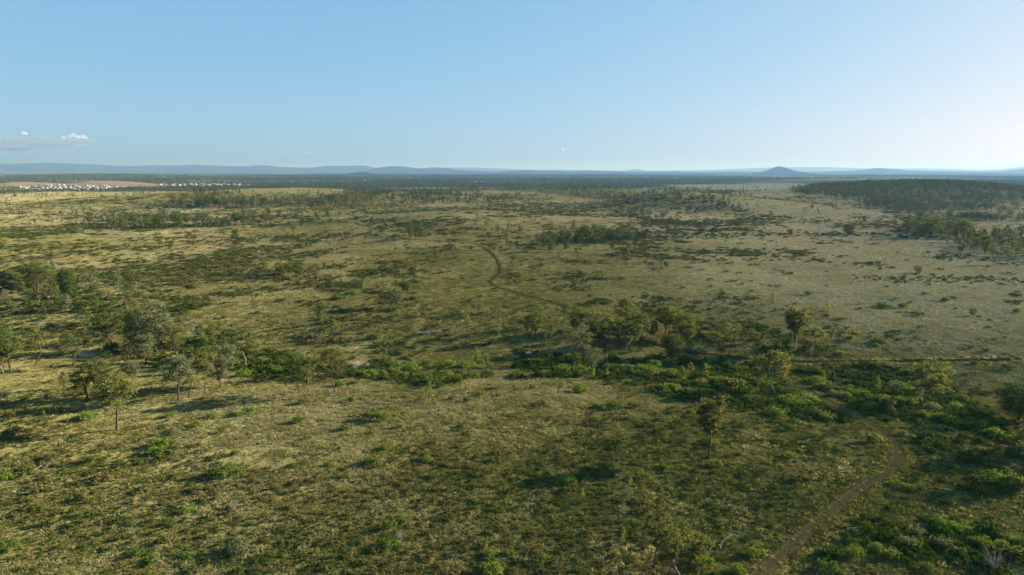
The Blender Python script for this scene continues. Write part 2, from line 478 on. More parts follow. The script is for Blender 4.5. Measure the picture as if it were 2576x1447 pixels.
def patch(name, uv, mat, lift=0.06, level=False, jag=0.55, seed=0):
    """a flat-lying patch of bare soil or water with a ragged outline"""
    x, y, z = ground_at([p[0] for p in uv], [p[1] for p in uv])
    n = 60
    t = np.linspace(0, len(x), n, endpoint=False)
    px = np.interp(t, np.arange(len(x) + 1), np.r_[x, x[0]]); py = np.interp(t, np.arange(len(x) + 1), np.r_[y, y[0]])
    cx, cy = px.mean(), py.mean()
    j = 1 + jag * fbm(np.cos(t / len(x) * 6.283) * 4, np.sin(t / len(x) * 6.283) * 4, seed + 77, 3)
    rings = np.linspace(0.12, 1, 7)
    V = []
    for s in rings:
        qx = cx + (px - cx) * j * s; qy = cy + (py - cy) * j * s
        qz = height(qx, qy) + lift
        V.append(np.stack([qx, qy, np.full(n, height(cx, cy) + lift) if level else qz], 1))
    V = np.concatenate(V)
    i = np.arange(7 * n).reshape(7, n); k = np.roll(i, -1, 1)
    F = np.stack([i[:-1].ravel(), i[1:].ravel(), k[1:].ravel(), k[:-1].ravel()], 1)
    V = np.concatenate([V, [[cx, cy, V[0, 2]]]])
    C = np.stack([np.full(n, 7 * n), i[0], k[0]], 1)
    o = tag(new_obj(name, mesh_np(name, V, [F, C], [mat], smooth=True)), kind='structure')
    PATCHES.append((px, py)); return o
PATCHES = []
patch('clay_pan', [(876, 912), (905, 908), (926, 910), (922, 924), (900, 926), (885, 922)], M_clay, seed=1)
patch('clay_pan', [(186, 889), (215, 886), (238, 889), (236, 897), (205, 899)], M_clay, seed=2)
patch('clay_pan', [(1055, 834), (1110, 829), (1120, 836), (1070, 840)], M_clay, seed=3)
patch('clay_pan', [(868, 875), (900, 873), (915, 876), (890, 879)], M_clay, seed=4)
patch('pond', [(2497, 634), (2520, 630), (2540, 635), (2536, 641), (2510, 640)], M_water, 0.35, True, 0.1, 5)
patch('pond', [(2218, 533), (2245, 531.5), (2268, 534), (2250, 537), (2225, 536.5)], M_water, 1.2, True, 0.1, 6)
patch('pond', [(183, 577), (205, 574), (225, 575), (215, 578)], M_water, 0.4, True, 0.1, 7)

def track_gap(x, y):
    """distance beyond a track's edge (negative inside)"""
    d = np.full(len(x), 1e9)
    for c, w in TRACKS:
        x0, x1 = c[:, 0].min() - 8, c[:, 0].max() + 8; y0, y1 = c[:, 1].min() - 8, c[:, 1].max() + 8
        k = np.nonzero((x > x0) & (x < x1) & (y > y0) & (y < y1))[0]
        for s in range(0, len(k), 20000):
            kk = k[s:s + 20000]
            cc = c[::2]
            q = np.full(len(kk), 1e9)
            for a in range(0, len(cc), 64):
                q = np.minimum(q, np.hypot(x[kk][:, None] - cc[None, a:a + 64, 0], y[kk][:, None] - cc[None, a:a + 64, 1]).min(1))
            d[kk] = np.minimum(d[kk], q - w * 0.5)
    return d

# ------------------------------------------------------------------ foliage and bark
@shared_by
def leaf_mat(name, c0, c1, trans):
    b = NB(name)
    oi = b.n('ShaderNodeObjectInfo').outputs['Random']
    geo = b.n('ShaderNodeNewGeometry')
    n = b.noise(0.55, 2, 0.5, geo.outputs['Position'])
    f = b.math('ADD', b.math('MULTIPLY', n, 0.9), b.math('MULTIPLY', oi, 0.5))
    f = b.math('ADD', f, b.math('MULTIPLY', geo.outputs['Random Per Island'], 0.35))
    col = b.mix(b.rng(f, 0.4, 1.25), c0, c1)
    d = b.diffuse(col, 0.6)
    t = b.n('ShaderNodeBsdfTranslucent'); b.link(b.mix(0.5, col, (0.30, 0.32, 0.05), 'MIX'), t.inputs['Color'])
    g = b.n('ShaderNodeMixShader', i={0: trans + 0.04}); b.link(d, g.inputs[1]); b.link(t.outputs[0], g.inputs[2])
    return b.done(g.outputs[0])

@shared_by
def bark_mat(name, c0, c1):
    b = NB(name)
    tc = b.n('ShaderNodeTexCoord').outputs['Object']
    mp = b.n('ShaderNodeMapping', i={'Scale': (1, 1, 0.25)}); b.link(tc, mp.inputs[0])
    n = b.noise(2.2, 5, 0.65, mp.outputs[0])
    bump = b.n('ShaderNodeBump', i={'Strength': 0.6, 'Distance': 0.1, 'Height': n}).outputs[0]
    return b.done(b.diffuse(b.ramp(n, [(0.35, c0), (0.65, c1)]), 0.9, bump))

LEAF = {
    'green': leaf_mat('gum_leaves', (0.056, 0.080, 0.022), (0.132, 0.162, 0.050), 0.30),
    'grey': leaf_mat('grey_green_leaves', (0.068, 0.086, 0.042), (0.155, 0.168, 0.089), 0.25),
    'olive': leaf_mat('olive_leaves', (0.066, 0.078, 0.020), (0.158, 0.170, 0.050), 0.32),
    'brown': leaf_mat('brownish_leaves', (0.046, 0.044, 0.018), (0.098, 0.090, 0.038), 0.28),
    'dark': leaf_mat('dark_leaves', (0.029, 0.053, 0.015), (0.070, 0.107, 0.029), 0.18),
    'far': leaf_mat('distant_gum_leaves', (0.040, 0.058, 0.022), (0.092, 0.112, 0.042), 0.10),
    'lime': leaf_mat('lime_leaves', (0.107, 0.161, 0.016), (0.188, 0.250, 0.036), 0.34),
    'bush': leaf_mat('shrub_leaves', (0.073, 0.131, 0.014), (0.174, 0.246, 0.032), 0.20),
    'bushdark': leaf_mat('deep_green_leaves', (0.041, 0.078, 0.013), (0.106, 0.154, 0.028), 0.15),
}
BARK = {
    'dark': bark_mat('dark_bark', (0.045, 0.035, 0.028), (0.13, 0.10, 0.08)),
    'grey': bark_mat('grey_bark', (0.12, 0.10, 0.085), (0.28, 0.24, 0.21)),
    'white': bark_mat('pale_gum_bark', (0.26, 0.22, 0.18), (0.50, 0.45, 0.39)),
    'dead': bark_mat('weathered_dead_wood', (0.13, 0.11, 0.095), (0.34, 0.30, 0.26)),
}

def unit(v): return v / (np.linalg.norm(v, axis=-1, keepdims=True) + 1e-9)

def leaf_quads(r, C, N, S, aspect=0.55):
    """diamond leaf sprays at C facing N, of size S"""
    rv = unit(r.normal(size=C.shape)); t = unit(np.cross(N, rv)); u = np.cross(N, t)
    S = S[:, None]
    V = np.stack([C - t * S * .5, C - u * S * .5 * aspect, C + t * S * .5, C + u * S * .5 * aspect], 1).reshape(-1, 3)
    F = np.arange(len(V)).reshape(-1, 4)
    return V, F

def clump(r, c, rad, n, size, flat=0.75, up=0.25, shell=0.55, rag=0.0):
    d = unit(r.normal(size=(n, 3)))
    d[:, 2] = np.where(d[:, 2] < -0.35, -d[:, 2], d[:, 2])
    k = rad * (shell + (1 - shell) * r.random(n)) * (0.85 + 0.3 * r.random(n))
    if rag:                                   # uneven outline: a few lobes and stray sprays instead of a ball
        ax = unit(r.normal(size=(5, 3)))
        k *= 1 - rag * .5 + rag * np.clip((d @ ax.T).max(1), 0, 1) + rag * .35 * r.normal(size=n)
    P = c + d * k[:, None] * np.array([1, 1, flat])
    N = unit(d * 0.9 + r.normal(size=(n, 3)) * 0.55 + np.array([0, 0, up]))
    return P, N, size * (0.65 + 0.7 * r.random(n))

class Tubes:
    def __init__(s, sides=6): s.V = []; s.F = []; s.n = 0; s.k = sides
    def add(s, pts, rad):
        p = np.asarray(pts, float); rad = np.asarray(rad, float)
        t = unit(np.gradient(p, axis=0))
        ref = np.array([0.31, 0.95, 0.05]) if abs(t[:, 2]).mean() > 0.5 else np.array([0.1, 0.2, 0.97])
        a = unit(np.cross(t, ref)); b_ = np.cross(t, a)
        th = np.linspace(0, 2 * np.pi, s.k, endpoint=False)
        ring = p[:, None] + rad[:, None, None] * (a[:, None] * np.cos(th)[None, :, None] + b_[:, None] * np.sin(th)[None, :, None])
        m = len(p); i = np.arange(m * s.k).reshape(m, s.k) + s.n; j = np.roll(i, -1, 1)
        s.F.append(np.stack([i[:-1].ravel(), j[:-1].ravel(), j[1:].ravel(), i[1:].ravel()], 1))
        s.V.append(ring.reshape(-1, 3)); s.n += m * s.k
    def mesh(s, name, mats): return mesh_np(name, np.concatenate(s.V), np.concatenate(s.F), mats, smooth=True)

def bez(a, c, b, n=5):
    t = np.linspace(0, 1, n)[:, None]
    return (1 - t) ** 2 * a + 2 * t * (1 - t) * c + t * t * b

# family: fork height, crown base, crown width, limbs, tips, clump radius, leaves per clump, leaf size, trunk radius, skew
FAM = {
    'tall':   dict(fork=.52, base=.44, W=8.4, limbs=4, tips=22, cr=1.30, lv=174, ls=0.47, tr=.24, skew=.05),
    'tallthin': dict(fork=.50, base=.42, W=8.0, limbs=4, tips=26, cr=1.2, lv=130, ls=.46, tr=.13, skew=.05),
    'spread': dict(fork=.24, base=.34, W=12., limbs=5, tips=36, cr=1.25, lv=164, ls=0.47, tr=.30, skew=.14),
    'open':   dict(fork=.36, base=.38, W=10., limbs=4, tips=25, cr=1.10, lv=108, ls=0.43, tr=.22, skew=.16),
    'slim':   dict(fork=.46, base=.38, W=5.2, limbs=3, tips=15, cr=1.00, lv=113, ls=0.43, tr=.16, skew=.06),
    'dense':  dict(fork=.18, base=.08, W=13., limbs=6, tips=58, cr=1.70, lv=198, ls=0.44, tr=.42, skew=.04),
    'bushy':  dict(fork=.16, base=.16, W=10., limbs=5, tips=38, cr=1.30, lv=155, ls=0.47, tr=.26, skew=.08),
    'bare':   dict(fork=.32, base=.36, W=7.5, limbs=5, tips=34, cr=0.80, lv=5, ls=.36, tr=.20, skew=.10),
    'mid':    dict(fork=.34, base=.30, W=10., limbs=3, tips=20, cr=1.75, lv=25, ls=1.0, tr=.26, skew=.10),
    'midslim':dict(fork=.40, base=.36, W=6.6, limbs=3, tips=12, cr=1.40, lv=24, ls=0.95, tr=.22, skew=.08),
    'middense':dict(fork=.20, base=.10, W=11., limbs=3, tips=30, cr=2.00, lv=27, ls=1.1, tr=.3, skew=.05),
}
TREE_H = 15.0

def build_tree(fam, seed):
    f = FAM[fam]; r = np.random.default_rng(seed * 131 + len(fam) * 17)
    H = TREE_H; cr = f['cr']; z0 = f['base'] * H + cr * 0.5; z1 = H - cr * 0.7
    sk = r.normal(size=2) * f['skew'] * H * 0.6
    lobes = r.uniform(0, 6.283, 4)
    tips = []
    tries = 0
    while len(tips) < f['tips'] and tries < 4000:
        tries += 1
        h = r.random() ** 0.85; z = z0 + (z1 - z0) * h
        prof = math.sqrt(max(0.03, 1 - abs(2 * h - 0.9) ** 2.4 / 1.6)) * (0.72 + 0.28 * h)
        th = r.uniform(0, 6.283)
        lob = 0.74 + 0.26 * max(math.cos(th - l) for l in lobes)
        R_ = (f['W'] / 2 - cr * 0.6) * prof * lob * (0.35 + 0.65 * math.sqrt(r.random()))
        p = np.array([R_ * math.cos(th) + sk[0] * h, R_ * math.sin(th) + sk[1] * h, z + r.normal() * 0.3])
        if all(np.linalg.norm((p - q) * [1, 1, 1.15]) > cr * (1.22 if fam.startswith('tall') or fam in ('spread', 'open') else 1.02) for q in tips): tips.append(p)
    tips = np.array(tips)
    tb = Tubes(6)
    ln_ = .18 if fam.startswith('tall') else .6
    fork = np.array([r.normal() * ln_, r.normal() * ln_, f['fork'] * H])
    n = 8; t = np.linspace(0, 1, n)
    wob = np.cumsum(r.normal(size=(n, 2)) * (.05 if fam.startswith('tall') else .16), 0) * t[:, None]
    tr = f['tr']
    trunk = np.stack([fork[0] * t + wob[:, 0], fork[1] * t + wob[:, 1], -0.4 + (fork[2] + 0.4) * t], 1)
    tb.add(trunk, tr * (1 - 0.30 * t) * (1 + 0.5 * np.exp(-t * 14)))
    fork = trunk[-1]
    # main limbs towards groups of tips
    ang = np.arctan2(tips[:, 1] - fork[1], tips[:, 0] - fork[0])
    k = f['limbs']; a0 = r.uniform(0, 6.283)
    grp = (((ang - a0) % 6.2832) / 6.2832 * k).astype(int) % k
    lead = tips[:, 2] > np.quantile(tips[:, 2], 0.72)
    grp = np.where(lead & (r.random(len(tips)) < 0.6), k, grp)
    for g in range(k + 1):
        q = tips[grp == g]
        if not len(q): continue
        c = q.mean(0); c[2] = max(c[2], fork[2] + 0.8)
        st = trunk[-1 - int(r.integers(0, 2))] if g < k else fork
        ctl = st + (c - st) * np.array([.38, .38, .55]) + r.normal(size=3) * 0.4
        limb = bez(st, ctl, c, 7)
        limb[1:-1] += r.normal(size=(5, 3)) * 0.10
        r0 = tr * 0.62 * (0.7 + 0.3 * min(1, len(q) / 6)); r1 = tr * 0.24
        tb.add(limb, np.linspace(r0, r1, 7))
        for p in q:
            dd = np.linalg.norm(limb - p, axis=1) + 1.3 * np.maximum(0, limb[:, 2] - p[2] + 0.6)
            i = int(np.argmin(dd)); i = min(i, 6)
            s_ = limb[i]
            tw = bez(s_, s_ + (p - s_) * np.array([.6, .6, .35]), p, 4)
            tb.add(tw, np.linspace(tr * 0.20, tr * 0.05, 4))
            if fam == 'bare':
                for _ in range(4):
                    e = p + unit(r.normal(size=3) + [0, 0, .5]) * r.uniform(.7, 1.6)
                    tb.add(bez(tw[2], (tw[2] + e) / 2 + r.normal(size=3) * .15, e, 3), np.linspace(tr * .07, tr * .03, 3))
    P, N, S = [], [], []
    for p in tips:
        rad = cr * r.uniform(0.72, 1.25); m = int(f['lv'] * (rad / cr) ** 1.5 * r.uniform(.75, 1.2))
        a, b_, c = clump(r, p, rad, max(m, 3), f['ls'], r.uniform(.5, .9), .45, .35, .8)
        P.append(a); N.append(b_); S.append(c)
        if fam not in ('mid', 'midslim', 'middense', 'bare'):        # ragged side sprays between the clumps
            for _ in range(2):
                a, b_, c = clump(r, p + r.normal(size=3) * cr * 0.85 * [1, 1, .7], rad * .5, max(m // 7, 3), f['ls'] * .9, .8, .3, .3, .5)
                P.append(a); N.append(b_); S.append(c)
    V, F = leaf_quads(r, np.concatenate(P), np.concatenate(N), np.concatenate(S))
    return tb.mesh('trunk', [BARK['grey']]), mesh_np('crown', V, F, [LEAF['green']])

TREE_MESH = {}
def tree_mesh(fam, i):
    if (fam, i) not in TREE_MESH: TREE_MESH[fam, i] = build_tree(fam, i)
    return TREE_MESH[fam, i]

def own_material(o, mat):
    o.material_slots[0].link = 'OBJECT'; o.material_slots[0].material = mat

TREE_SPOTS = []
def place_tree(x, y, h, w, fam, i, leaf, bark, label, group=None, name='gum_tree', cat='tree', rot=None, z=None):
    tm, cm = tree_mesh(fam, i)
    root = bpy.data.objects.new(name, None); COL.objects.link(root)
    root.empty_display_size = 0.5
    z = float(height(x, y)) if z is None else z
    root.location = (x, y, z)
    s = h / TREE_H; sw = w / FAM[fam]['W']
    sw = min(max(sw, s * 0.6), s * 1.9)
    root.scale = (sw, sw, s)
    root.rotation_euler = (0, 0, random.uniform(0, 6.283) if rot is None else rot)
    t_ = bpy.data.objects.new('trunk', tm); c_ = bpy.data.objects.new('crown', cm)
    for o, m_ in ((t_, BARK[bark]), (c_, LEAF[leaf])):
        COL.objects.link(o); o.parent = root; own_material(o, m_)
    tag(root, label, cat, group)
    TREE_SPOTS.append((x, y, max(w * .25, 1.0)))
    return root
# ------------------------------------------------------------------ where things stand: read off in eleven measuring tiles of the 2576 x 1447 grid
TILE = {1: (0, 390), 2: (644, 390), 3: (1288, 390), 4: (1932, 390), 5: (0, 723.3), 6: (644, 723.3), 7: (1288, 723.3), 8: (1932, 723.3),
        9: (0, 1081.8), 10: (644, 1081.8), 11: (1288, 1081.8), 12: (1932, 1081.8)}
def uv(tile, x, y):
    k = 0.2525 if tile > 8 else 0.25205
    return TILE[tile][0] + x * k, TILE[tile][1] + y * k

def stand(tile, bx, by, ty, w):
    """ground point, height and width of a plant whose foot and top are seen at (bx, by) and (bx, ty) in a tile"""
    u, v = uv(tile, bx, by); _, vt = uv(tile, bx, ty)
    x, y, z = (float(a[0]) for a in ground_at(u, v))
    h = CAM_Z + float(ray(u, vt)[1]) * y - z
    px = 0.2525 * w
    wid = px / FPX * (y * CP - (z - CAM_Z) * SP)
    return x, y, z, h, wid

# tile, foot x, foot y, top y, crown width, family, variant, leaves, bark, label
TREES = [
 # the left flat, front to back
 (5, 1165, 1425, 895, 370, 'tall', 1, 'olive', 'dark', 'lone gum tree with a long bare straight trunk, nearest on the left flat'),
 (5, 880, 1120, 750, 330, 'spread', 1, 'olive', 'dark', 'forked gum tree just behind the lone straight-trunked gum'),
 (5, 1075, 1090, 800, 260, 'open', 1, 'brown', 'grey', 'sparse brownish gum with a pale bare side limb behind the lone gum'),
 (5, 1320, 900, 735, 300, 'bushy', 1, 'grey', 'dark', 'low spreading many-stemmed grey-green tree at the grove edge'),
 (5, 1780, 1130, 690, 300, 'tall', 2, 'grey', 'dark', 'thick-trunked gum at the front of the creek grove, nearest the pale fallen log'),
 (5, 1885, 1100, 770, 210, 'slim', 1, 'olive', 'dark', 'slender dark gum standing beside the thick-trunked front gum'),
 (5, 2048, 1050, 620, 240, 'tallthin', 3, 'olive', 'dark', 'yellowish gum in the grove between two straight dark trunks'),
 (5, 2197, 1000, 575, 320, 'bushy', 2, 'grey', 'dark', 'full grey-green gum at the grove end with foliage hanging low'),
 (5, 2455, 790, 415, 320, 'open', 2, 'green', 'grey', 'pale-trunked open gum behind the end of the grove'),
 (5, 2275, 740, 405, 220, 'bushy', 3, 'green', 'dark', 'bushy green gum rising behind the full grey-green gum'),
 (5, 1770, 690, 385, 220, 'open', 1, 'olive', 'dark', 'thin open tree inside the creek grove'),
 (5, 1690, 640, 370, 230, 'bushy', 1, 'green', 'dark', 'small rounded gum in the middle of the grove'),
 (5, 1400, 620, 210, 290, 'dense', 1, 'green', 'dark', 'tall dark-crowned tree of the grove, left one of the highest pair'),
 (5, 1580, 655, 165, 330, 'bushy', 2, 'grey', 'dark', 'highest grey-green gum of the grove above the creek'),
 (5, 1465, 755, 480, 240, 'bushy', 3, 'grey', 'dark', 'pale grey gum with a dark trunk in front of the highest gums'),
 (5, 1110, 655, 550, 210, 'dense', 2, 'dark', 'dark', 'small dark dense tree beside the bare soil patch'),
 (5, 1080, 730, 640, 160, 'bushy', 2, 'dark', 'dark', 'squat dark tree just in front of the bare soil patch'),
 (5, 1000, 800, 740, 150, 'bushy', 1, 'grey', 'dark', 'low grey-green sapling clump behind the forked gum'),
 (5, 1130, 545, 255, 380, 'spread', 2, 'green', 'dark', 'wide spreading gum with branches forking low on the open left flat'),
 (5, 1325, 330, -60, 290, 'open', 3, 'green', 'grey', 'tall gum rising behind the grove with a bare lower trunk'),
 (5, 735, 795, 460, 250, 'open', 2, 'green', 'dark', 'gum with wide drooping crown beside the bare soil patch'),
 (5, 355, 780, 420, 190, 'slim', 2, 'olive', 'dark', 'slim gum on a thin dark trunk on the left flat'),
 (5, 108, 850, 455, 290, 'tall', 3, 'green', 'grey', 'gum with a bent grey trunk at the left border of the photo'),
 (5, 40, 860, 640, 150, 'slim', 3, 'olive', 'white', 'small gum under the bent grey-trunked gum at the left border'),
 (5, 40, 640, 310, 290, 'bushy', 2, 'green', 'dark', 'broad leafy gum cut by the left border of the photo'),
 (5, 460, 245, -140, 280, 'open', 1, 'brown', 'grey', 'sparse brownish gum in front of the left thicket'),
 (5, 683, 112, -190, 190, 'dense', 3, 'dark', 'dark', 'dark vine-covered tree at the end of the left thicket'),
 (5, 975, 165, -130, 180, 'open', 2, 'grey', 'dark', 'thin-crowned gum behind the left thicket'),
 (5, 1170, 80, -215, 110, 'slim', 1, 'grey', 'grey', 'narrow twin-stemmed gum on the open slope behind the left flat'),
 (5, 1090, 165, 20, 80, 'bare', 1, 'brown', 'grey', 'small leafless sapling on the slope behind the left flat'),
 (5, 2530, 130, -160, 180, 'bare', 2, 'brown', 'dark', 'nearly leafless brown gum alone in the middle of the grass'),
 (5, 1945, 465, 300, 90, 'bare', 3, 'brown', 'dead', 'dead pale snag above the deep green shrub in the grove'),
 (5, 2035, 480, 360, 70, 'bare', 1, 'brown', 'dead', 'smaller dead snag just right of the taller pale snag'),
 (5, 2110, 560, 400, 150, 'slim', 2, 'olive', 'dark', 'slim gum behind the deep green shrub of the grove'),
 (1, 185, 1365, 1160, 220, 'bushy', 1, 'green', 'dark', 'dark-trunked bushy gum in the far left thicket'),
 (1, 360, 1330, 1065, 330, 'dense', 2, 'green', 'dark', 'largest rounded tree of the far left thicket'),
 (1, 480, 1310, 1110, 190, 'bushy', 3, 'olive', 'dark', 'sunlit yellowish tree at the end of the far left thicket'),
 (1, 40, 1340, 1150, 190, 'bushy', 2, 'grey', 'dark', 'grey-green tree of the far left thicket at the photo border'),
 (1, 260, 1270, 1120, 160, 'bushy', 3, 'green', 'dark', 'green tree behind the dark-trunked gum in the far left thicket'),
 (1, 820, 1390, 1240, 130, 'bare', 2, 'grey', 'dark', 'thin sparse sapling between thicket and twin-stemmed gum'),
 # creek line, middle
 (6, 432, 1110, 685, 240, 'tallthin', 1, 'green', 'dark', 'front left one of the tall straight gums by the creek'),
 (6, 532, 1040, 630, 200, 'open', 3, 'green', 'grey', 'middle one of the tall gums by the creek with a forked pale trunk'),
 (6, 640, 900, 615, 170, 'slim', 3, 'olive', 'dark', 'gum with a curved thin trunk behind the tall creek gums'),
 (6, 790, 1055, 605, 250, 'open', 1, 'brown', 'dark', 'sparse brownish gum nearest the clay pan'),
 (6, 1395, 205, 5, 210, 'spread', 3, 'grey', 'dark', 'grey rounded tree with radiating limbs alone on the open slope'),
 (6, 2115, 410, 270, 120, 'slim', 2, 'lime', 'dark', 'leaning yellow-green sapling near the white-trunked gum'),
 (6, 2427, 460, 185, 190, 'open', 2, 'green', 'white', 'white-trunked gum with two leafy clumps above the grazing cattle'),
 (6, 2210, 280, 140, 190, 'open', 3, 'grey', 'dark', 'faint sparse grey saplings behind the leaning yellow-green one'),
 # the grove in the middle
 (7, 240, 505, 240, 170, 'open', 1, 'green', 'dark', 'gum with a leaning dark trunk at the start of the middle grove'),
 (7, 168, 515, 270, 120, 'slim', 1, 'green', 'dark', 'thin straight gum beside the leaning trunk at the start of the middle grove'),
 (7, 280, 400, 175, 140, 'open', 2, 'grey', 'dark', 'greyer gum behind the leaning trunk of the middle grove'),
 (7, 370, 835, 430, 120, 'bare', 1, 'olive', 'dark', 'tall thin gum with a half dead top standing apart right of the white cow'),
 (7, 640, 430, 225, 190, 'bushy', 3, 'green', 'dark', 'rounded gum at the end of the winding track'),
 (7, 710, 745, 400, 260, 'open', 3, 'grey', 'dark', 'grey-green gum with an upright forked trunk in front of the middle grove'),
 (7, 785, 625, 330, 200, 'open', 1, 'grey', 'dark', 'grey gum with a dark shaggy trunk in the middle grove'),
 (7, 870, 600, 250, 250, 'bushy', 2, 'olive', 'dark', 'yellowish dense gum forming the top of the middle grove'),
 (7, 740, 760, 590, 90, 'bare', 3, 'olive', 'dark', 'half dead leaning stem by the upright forked gum'),
 (7, 820, 865, 590, 190, 'open', 2, 'grey', 'grey', 'ragged gum with dead twigs standing in the creek shrubs'),
 (7, 1070, 595, 320, 230, 'spread', 1, 'green', 'dark', 'gum with a flat-topped green crown in the middle grove'),
 (7, 1210, 595, 340, 190, 'bushy', 1, 'green', 'dark', 'bright leafy gum beside the flat-topped one'),
 (7, 1303, 550, 250, 210, 'spread', 3, 'green', 'dark', 'gum with a thick dark trunk where the track runs behind'),
 (7, 1160, 420, 105, 220, 'bushy', 3, 'olive', 'dark', 'tallest gum at the back of the middle grove'),
 (7, 1520, 495, 170, 210, 'spread', 2, 'olive', 'dark', 'wide-armed gum left one of the four straight trunks beside the track'),
 (7, 1560, 465, 215, 130, 'slim', 3, 'green', 'dark', 'narrow gum just behind the wide-armed gum'),
 (7, 1640, 465, 205, 180, 'open', 1, 'green', 'dark', 'gum with a sinuous dark trunk among the four beside the track'),
 (7, 1700, 505, 250, 230, 'spread', 1, 'olive', 'dark', 'leaning gum with a fan of branches beside the dark round tree'),
 (7, 1610, 705, 465, 240, 'dense', 3, 'dark', 'dark', 'dark round dense tree casting a long shadow beside the track'),
 (7, 2170, 635, 345, 230, 'open', 3, 'olive', 'dark', 'thin see-through gum alone right of the dark round tree'),
 (7, 975, 725, 555, 100, 'bare', 2, 'olive', 'dark', 'spindly sapling in the grass before the middle grove'),
 (7, 1870, 240, 170, 1, 'slim', 1, 'green', 'dark', ''),
 (7, 2450, 1005, 680, 250, 'spread', 2, 'green', 'grey', 'spreading gum standing in the big creek thicket left of the white-trunked pair'),
 (11, 1955, 285, -290, 300, 'tall', 5, 'brown', 'dark', 'lone brownish gum in the grass left of the dirt track bend'),
 (11, 1415, 1385, 690, 330, 'open', 3, 'brown', 'dark', 'sparse brown gum with a leaning dark trunk at the bottom of the photo'),
 (11, 1665, 1450, 930, 560, 'spread', 3, 'olive', 'grey', 'wide see-through green gum cut by the bottom of the photo'),
 (11, 1920, 1260, 1020, 200, 'bare', 1, 'olive', 'grey', 'small bare-trunked tree beside the wide see-through gum'),
 # right of the thicket
 (8, 238, 615, 215, 200, 'tallthin', 2, 'olive', 'white', 'left one of the tall white-trunked pair behind the thicket'),
 (8, 277, 615, 205, 250, 'tallthin', 3, 'olive', 'white', 'right one of the tall white-trunked pair behind the thicket'),
 (8, 435, 690, 390, 210, 'spread', 1, 'olive', 'white', 'smaller pale-trunked gum beside the white-trunked pair'),
 (8, 70, 1060, 640, 270, 'spread', 2, 'olive', 'white', 'white-limbed gum with a flat crown in the thicket by the track'),
 (8, 145, 1035, 730, 110, 'slim', 2, 'green', 'dark', 'thin dark stem beside the white-limbed flat-crowned gum'),
 (8, 1550, 1175, 735, 400, 'spread', 3, 'olive', 'white', 'big white-barked gum with forked limbs alone at the thicket end'),
 (8, 2500, 1320, 975, 400, 'dense', 1, 'dark', 'dark', 'dark broad tree cut by the right border of the photo'),
 (8, 2760, 1640, 1150, 380, 'dense', 2, 'green', 'dark', 'broad tree just beyond the right border whose shadow crosses the track bend'),
 (12, 2720, 560, 120, 330, 'spread', 1, 'green', 'dark', 'tree just beyond the right border whose shadow lies across the lower right grass'),
 (8, 2040, 285, 210, 80, 'bushy', 1, 'green', 'dark', 'tiny round-topped tree on the pale slope above the straight track'),
 (8, 170, 600, 480, 110, 'bushy', 2, 'dark', 'dark', 'small dark tree at the foot of the white-trunked pair'),
 # middle distance, single trees
 (1, 1595, 930, 775, 125, 'open', 1, 'olive', 'dark', 'umbrella-shaped gum on twin trunks alone in the left grassland'),
 (1, 1925, 910, 745, 130, 'open', 2, 'green', 'dark', 'gum with a lopsided crown right of the umbrella-shaped gum'),
 (1, 1878, 880, 760, 70, 'slim', 1, 'green', 'dark', 'thin gum leaning on the lopsided gum in the left grassland'),
 (1, 470, 665, 560, 100, 'slim', 2, 'green', 'dark', 'slim gum with one-sided crown on the far left grassland'),
 (1, 905, 705, 600, 95, 'open', 3, 'olive', 'dark', 'single gum standing in front of the left tree belt'),
 (1, 2240, 815, 740, 100, 'open', 1, 'green', 'dark', 'left one of two small gums in front of the upper belt'),
 (1, 2360, 822, 738, 90, 'bushy', 2, 'green', 'dark', 'right one of two small gums in front of the upper belt'),
 (1, 190, 905, 805, 80, 'bare', 1, 'brown', 'dark', 'bare brown tree in the scrub at far left'),
 (1, 38, 970, 825, 100, 'open', 2, 'green', 'dark', 'thin gum by the left border above the far left thicket'),
 (1, 560, 503, 455, 30, 'bare', 3, 'brown', 'grey', 'tiny bare snag on the far pale rise'),
 (1, 805, 505, 452, 55, 'spread', 1, 'dark', 'dark', 'left one of three small trees on the far pale rise'),
 (1, 862, 482, 442, 45, 'spread', 2, 'dark', 'dark', 'middle one of three small trees on the far pale rise'),
 (1, 925, 488, 446, 35, 'slim', 2, 'dark', 'dark', 'thin right one of three small trees on the far pale rise'),
 (1, 440, 815, 725, 60, 'bare', 2, 'brown', 'dark', 'thin brown sapling beside the swampy green patch'),
 (2, 105, 1185, 1025, 135, 'open', 1, 'green', 'dark', 'pale green gum left of the small clump in the middle grassland'),
 (2, 265, 1205, 1070, 120, 'bushy', 1, 'green', 'dark', 'leftmost gum of the small clump in the middle grassland'),
 (2, 340, 1195, 1055, 130, 'bushy', 2, 'green', 'dark', 'middle gum of the small clump in the middle grassland'),
 (2, 420, 1220, 1060, 130, 'bushy', 3, 'olive', 'dark', 'bright gum at the front of the small clump in the middle grassland'),
 (2, 510, 1195, 1090, 100, 'bare', 1, 'olive', 'dark', 'sparse tree between the small clump and the bare brown tree'),
 (2, 612, 1285, 1080, 170, 'bare', 2, 'brown', 'dark', 'bare brown twiggy tree beside the small clump'),
 (2, 1520, 1178, 1040, 170, 'open', 3, 'olive', 'grey', 'lone gum with a lobed crown left of the winding track'),
 (2, 1500, 1370, 1262, 130, 'dense', 1, 'green', 'dark', 'bright round tree behind the grey rounded tree'),
 (2, 282, 798, 695, 90, 'bare', 3, 'brown', 'dark', 'forked leafless tree on the pale ridge before the woods'),
 (2, 372, 785, 685, 110, 'open', 1, 'grey', 'dark', 'sparse grey tree right of the forked leafless tree'),
 (2, 990, 652, 600, 28, 'bare', 1, 'brown', 'dark', 'thin rusty stem on the crest of the broad hill'),
 (2, 545, 930, 880, 26, 'slim', 1, 'dark', 'dark', 'thin dark sapling on the side of the pale slope'),
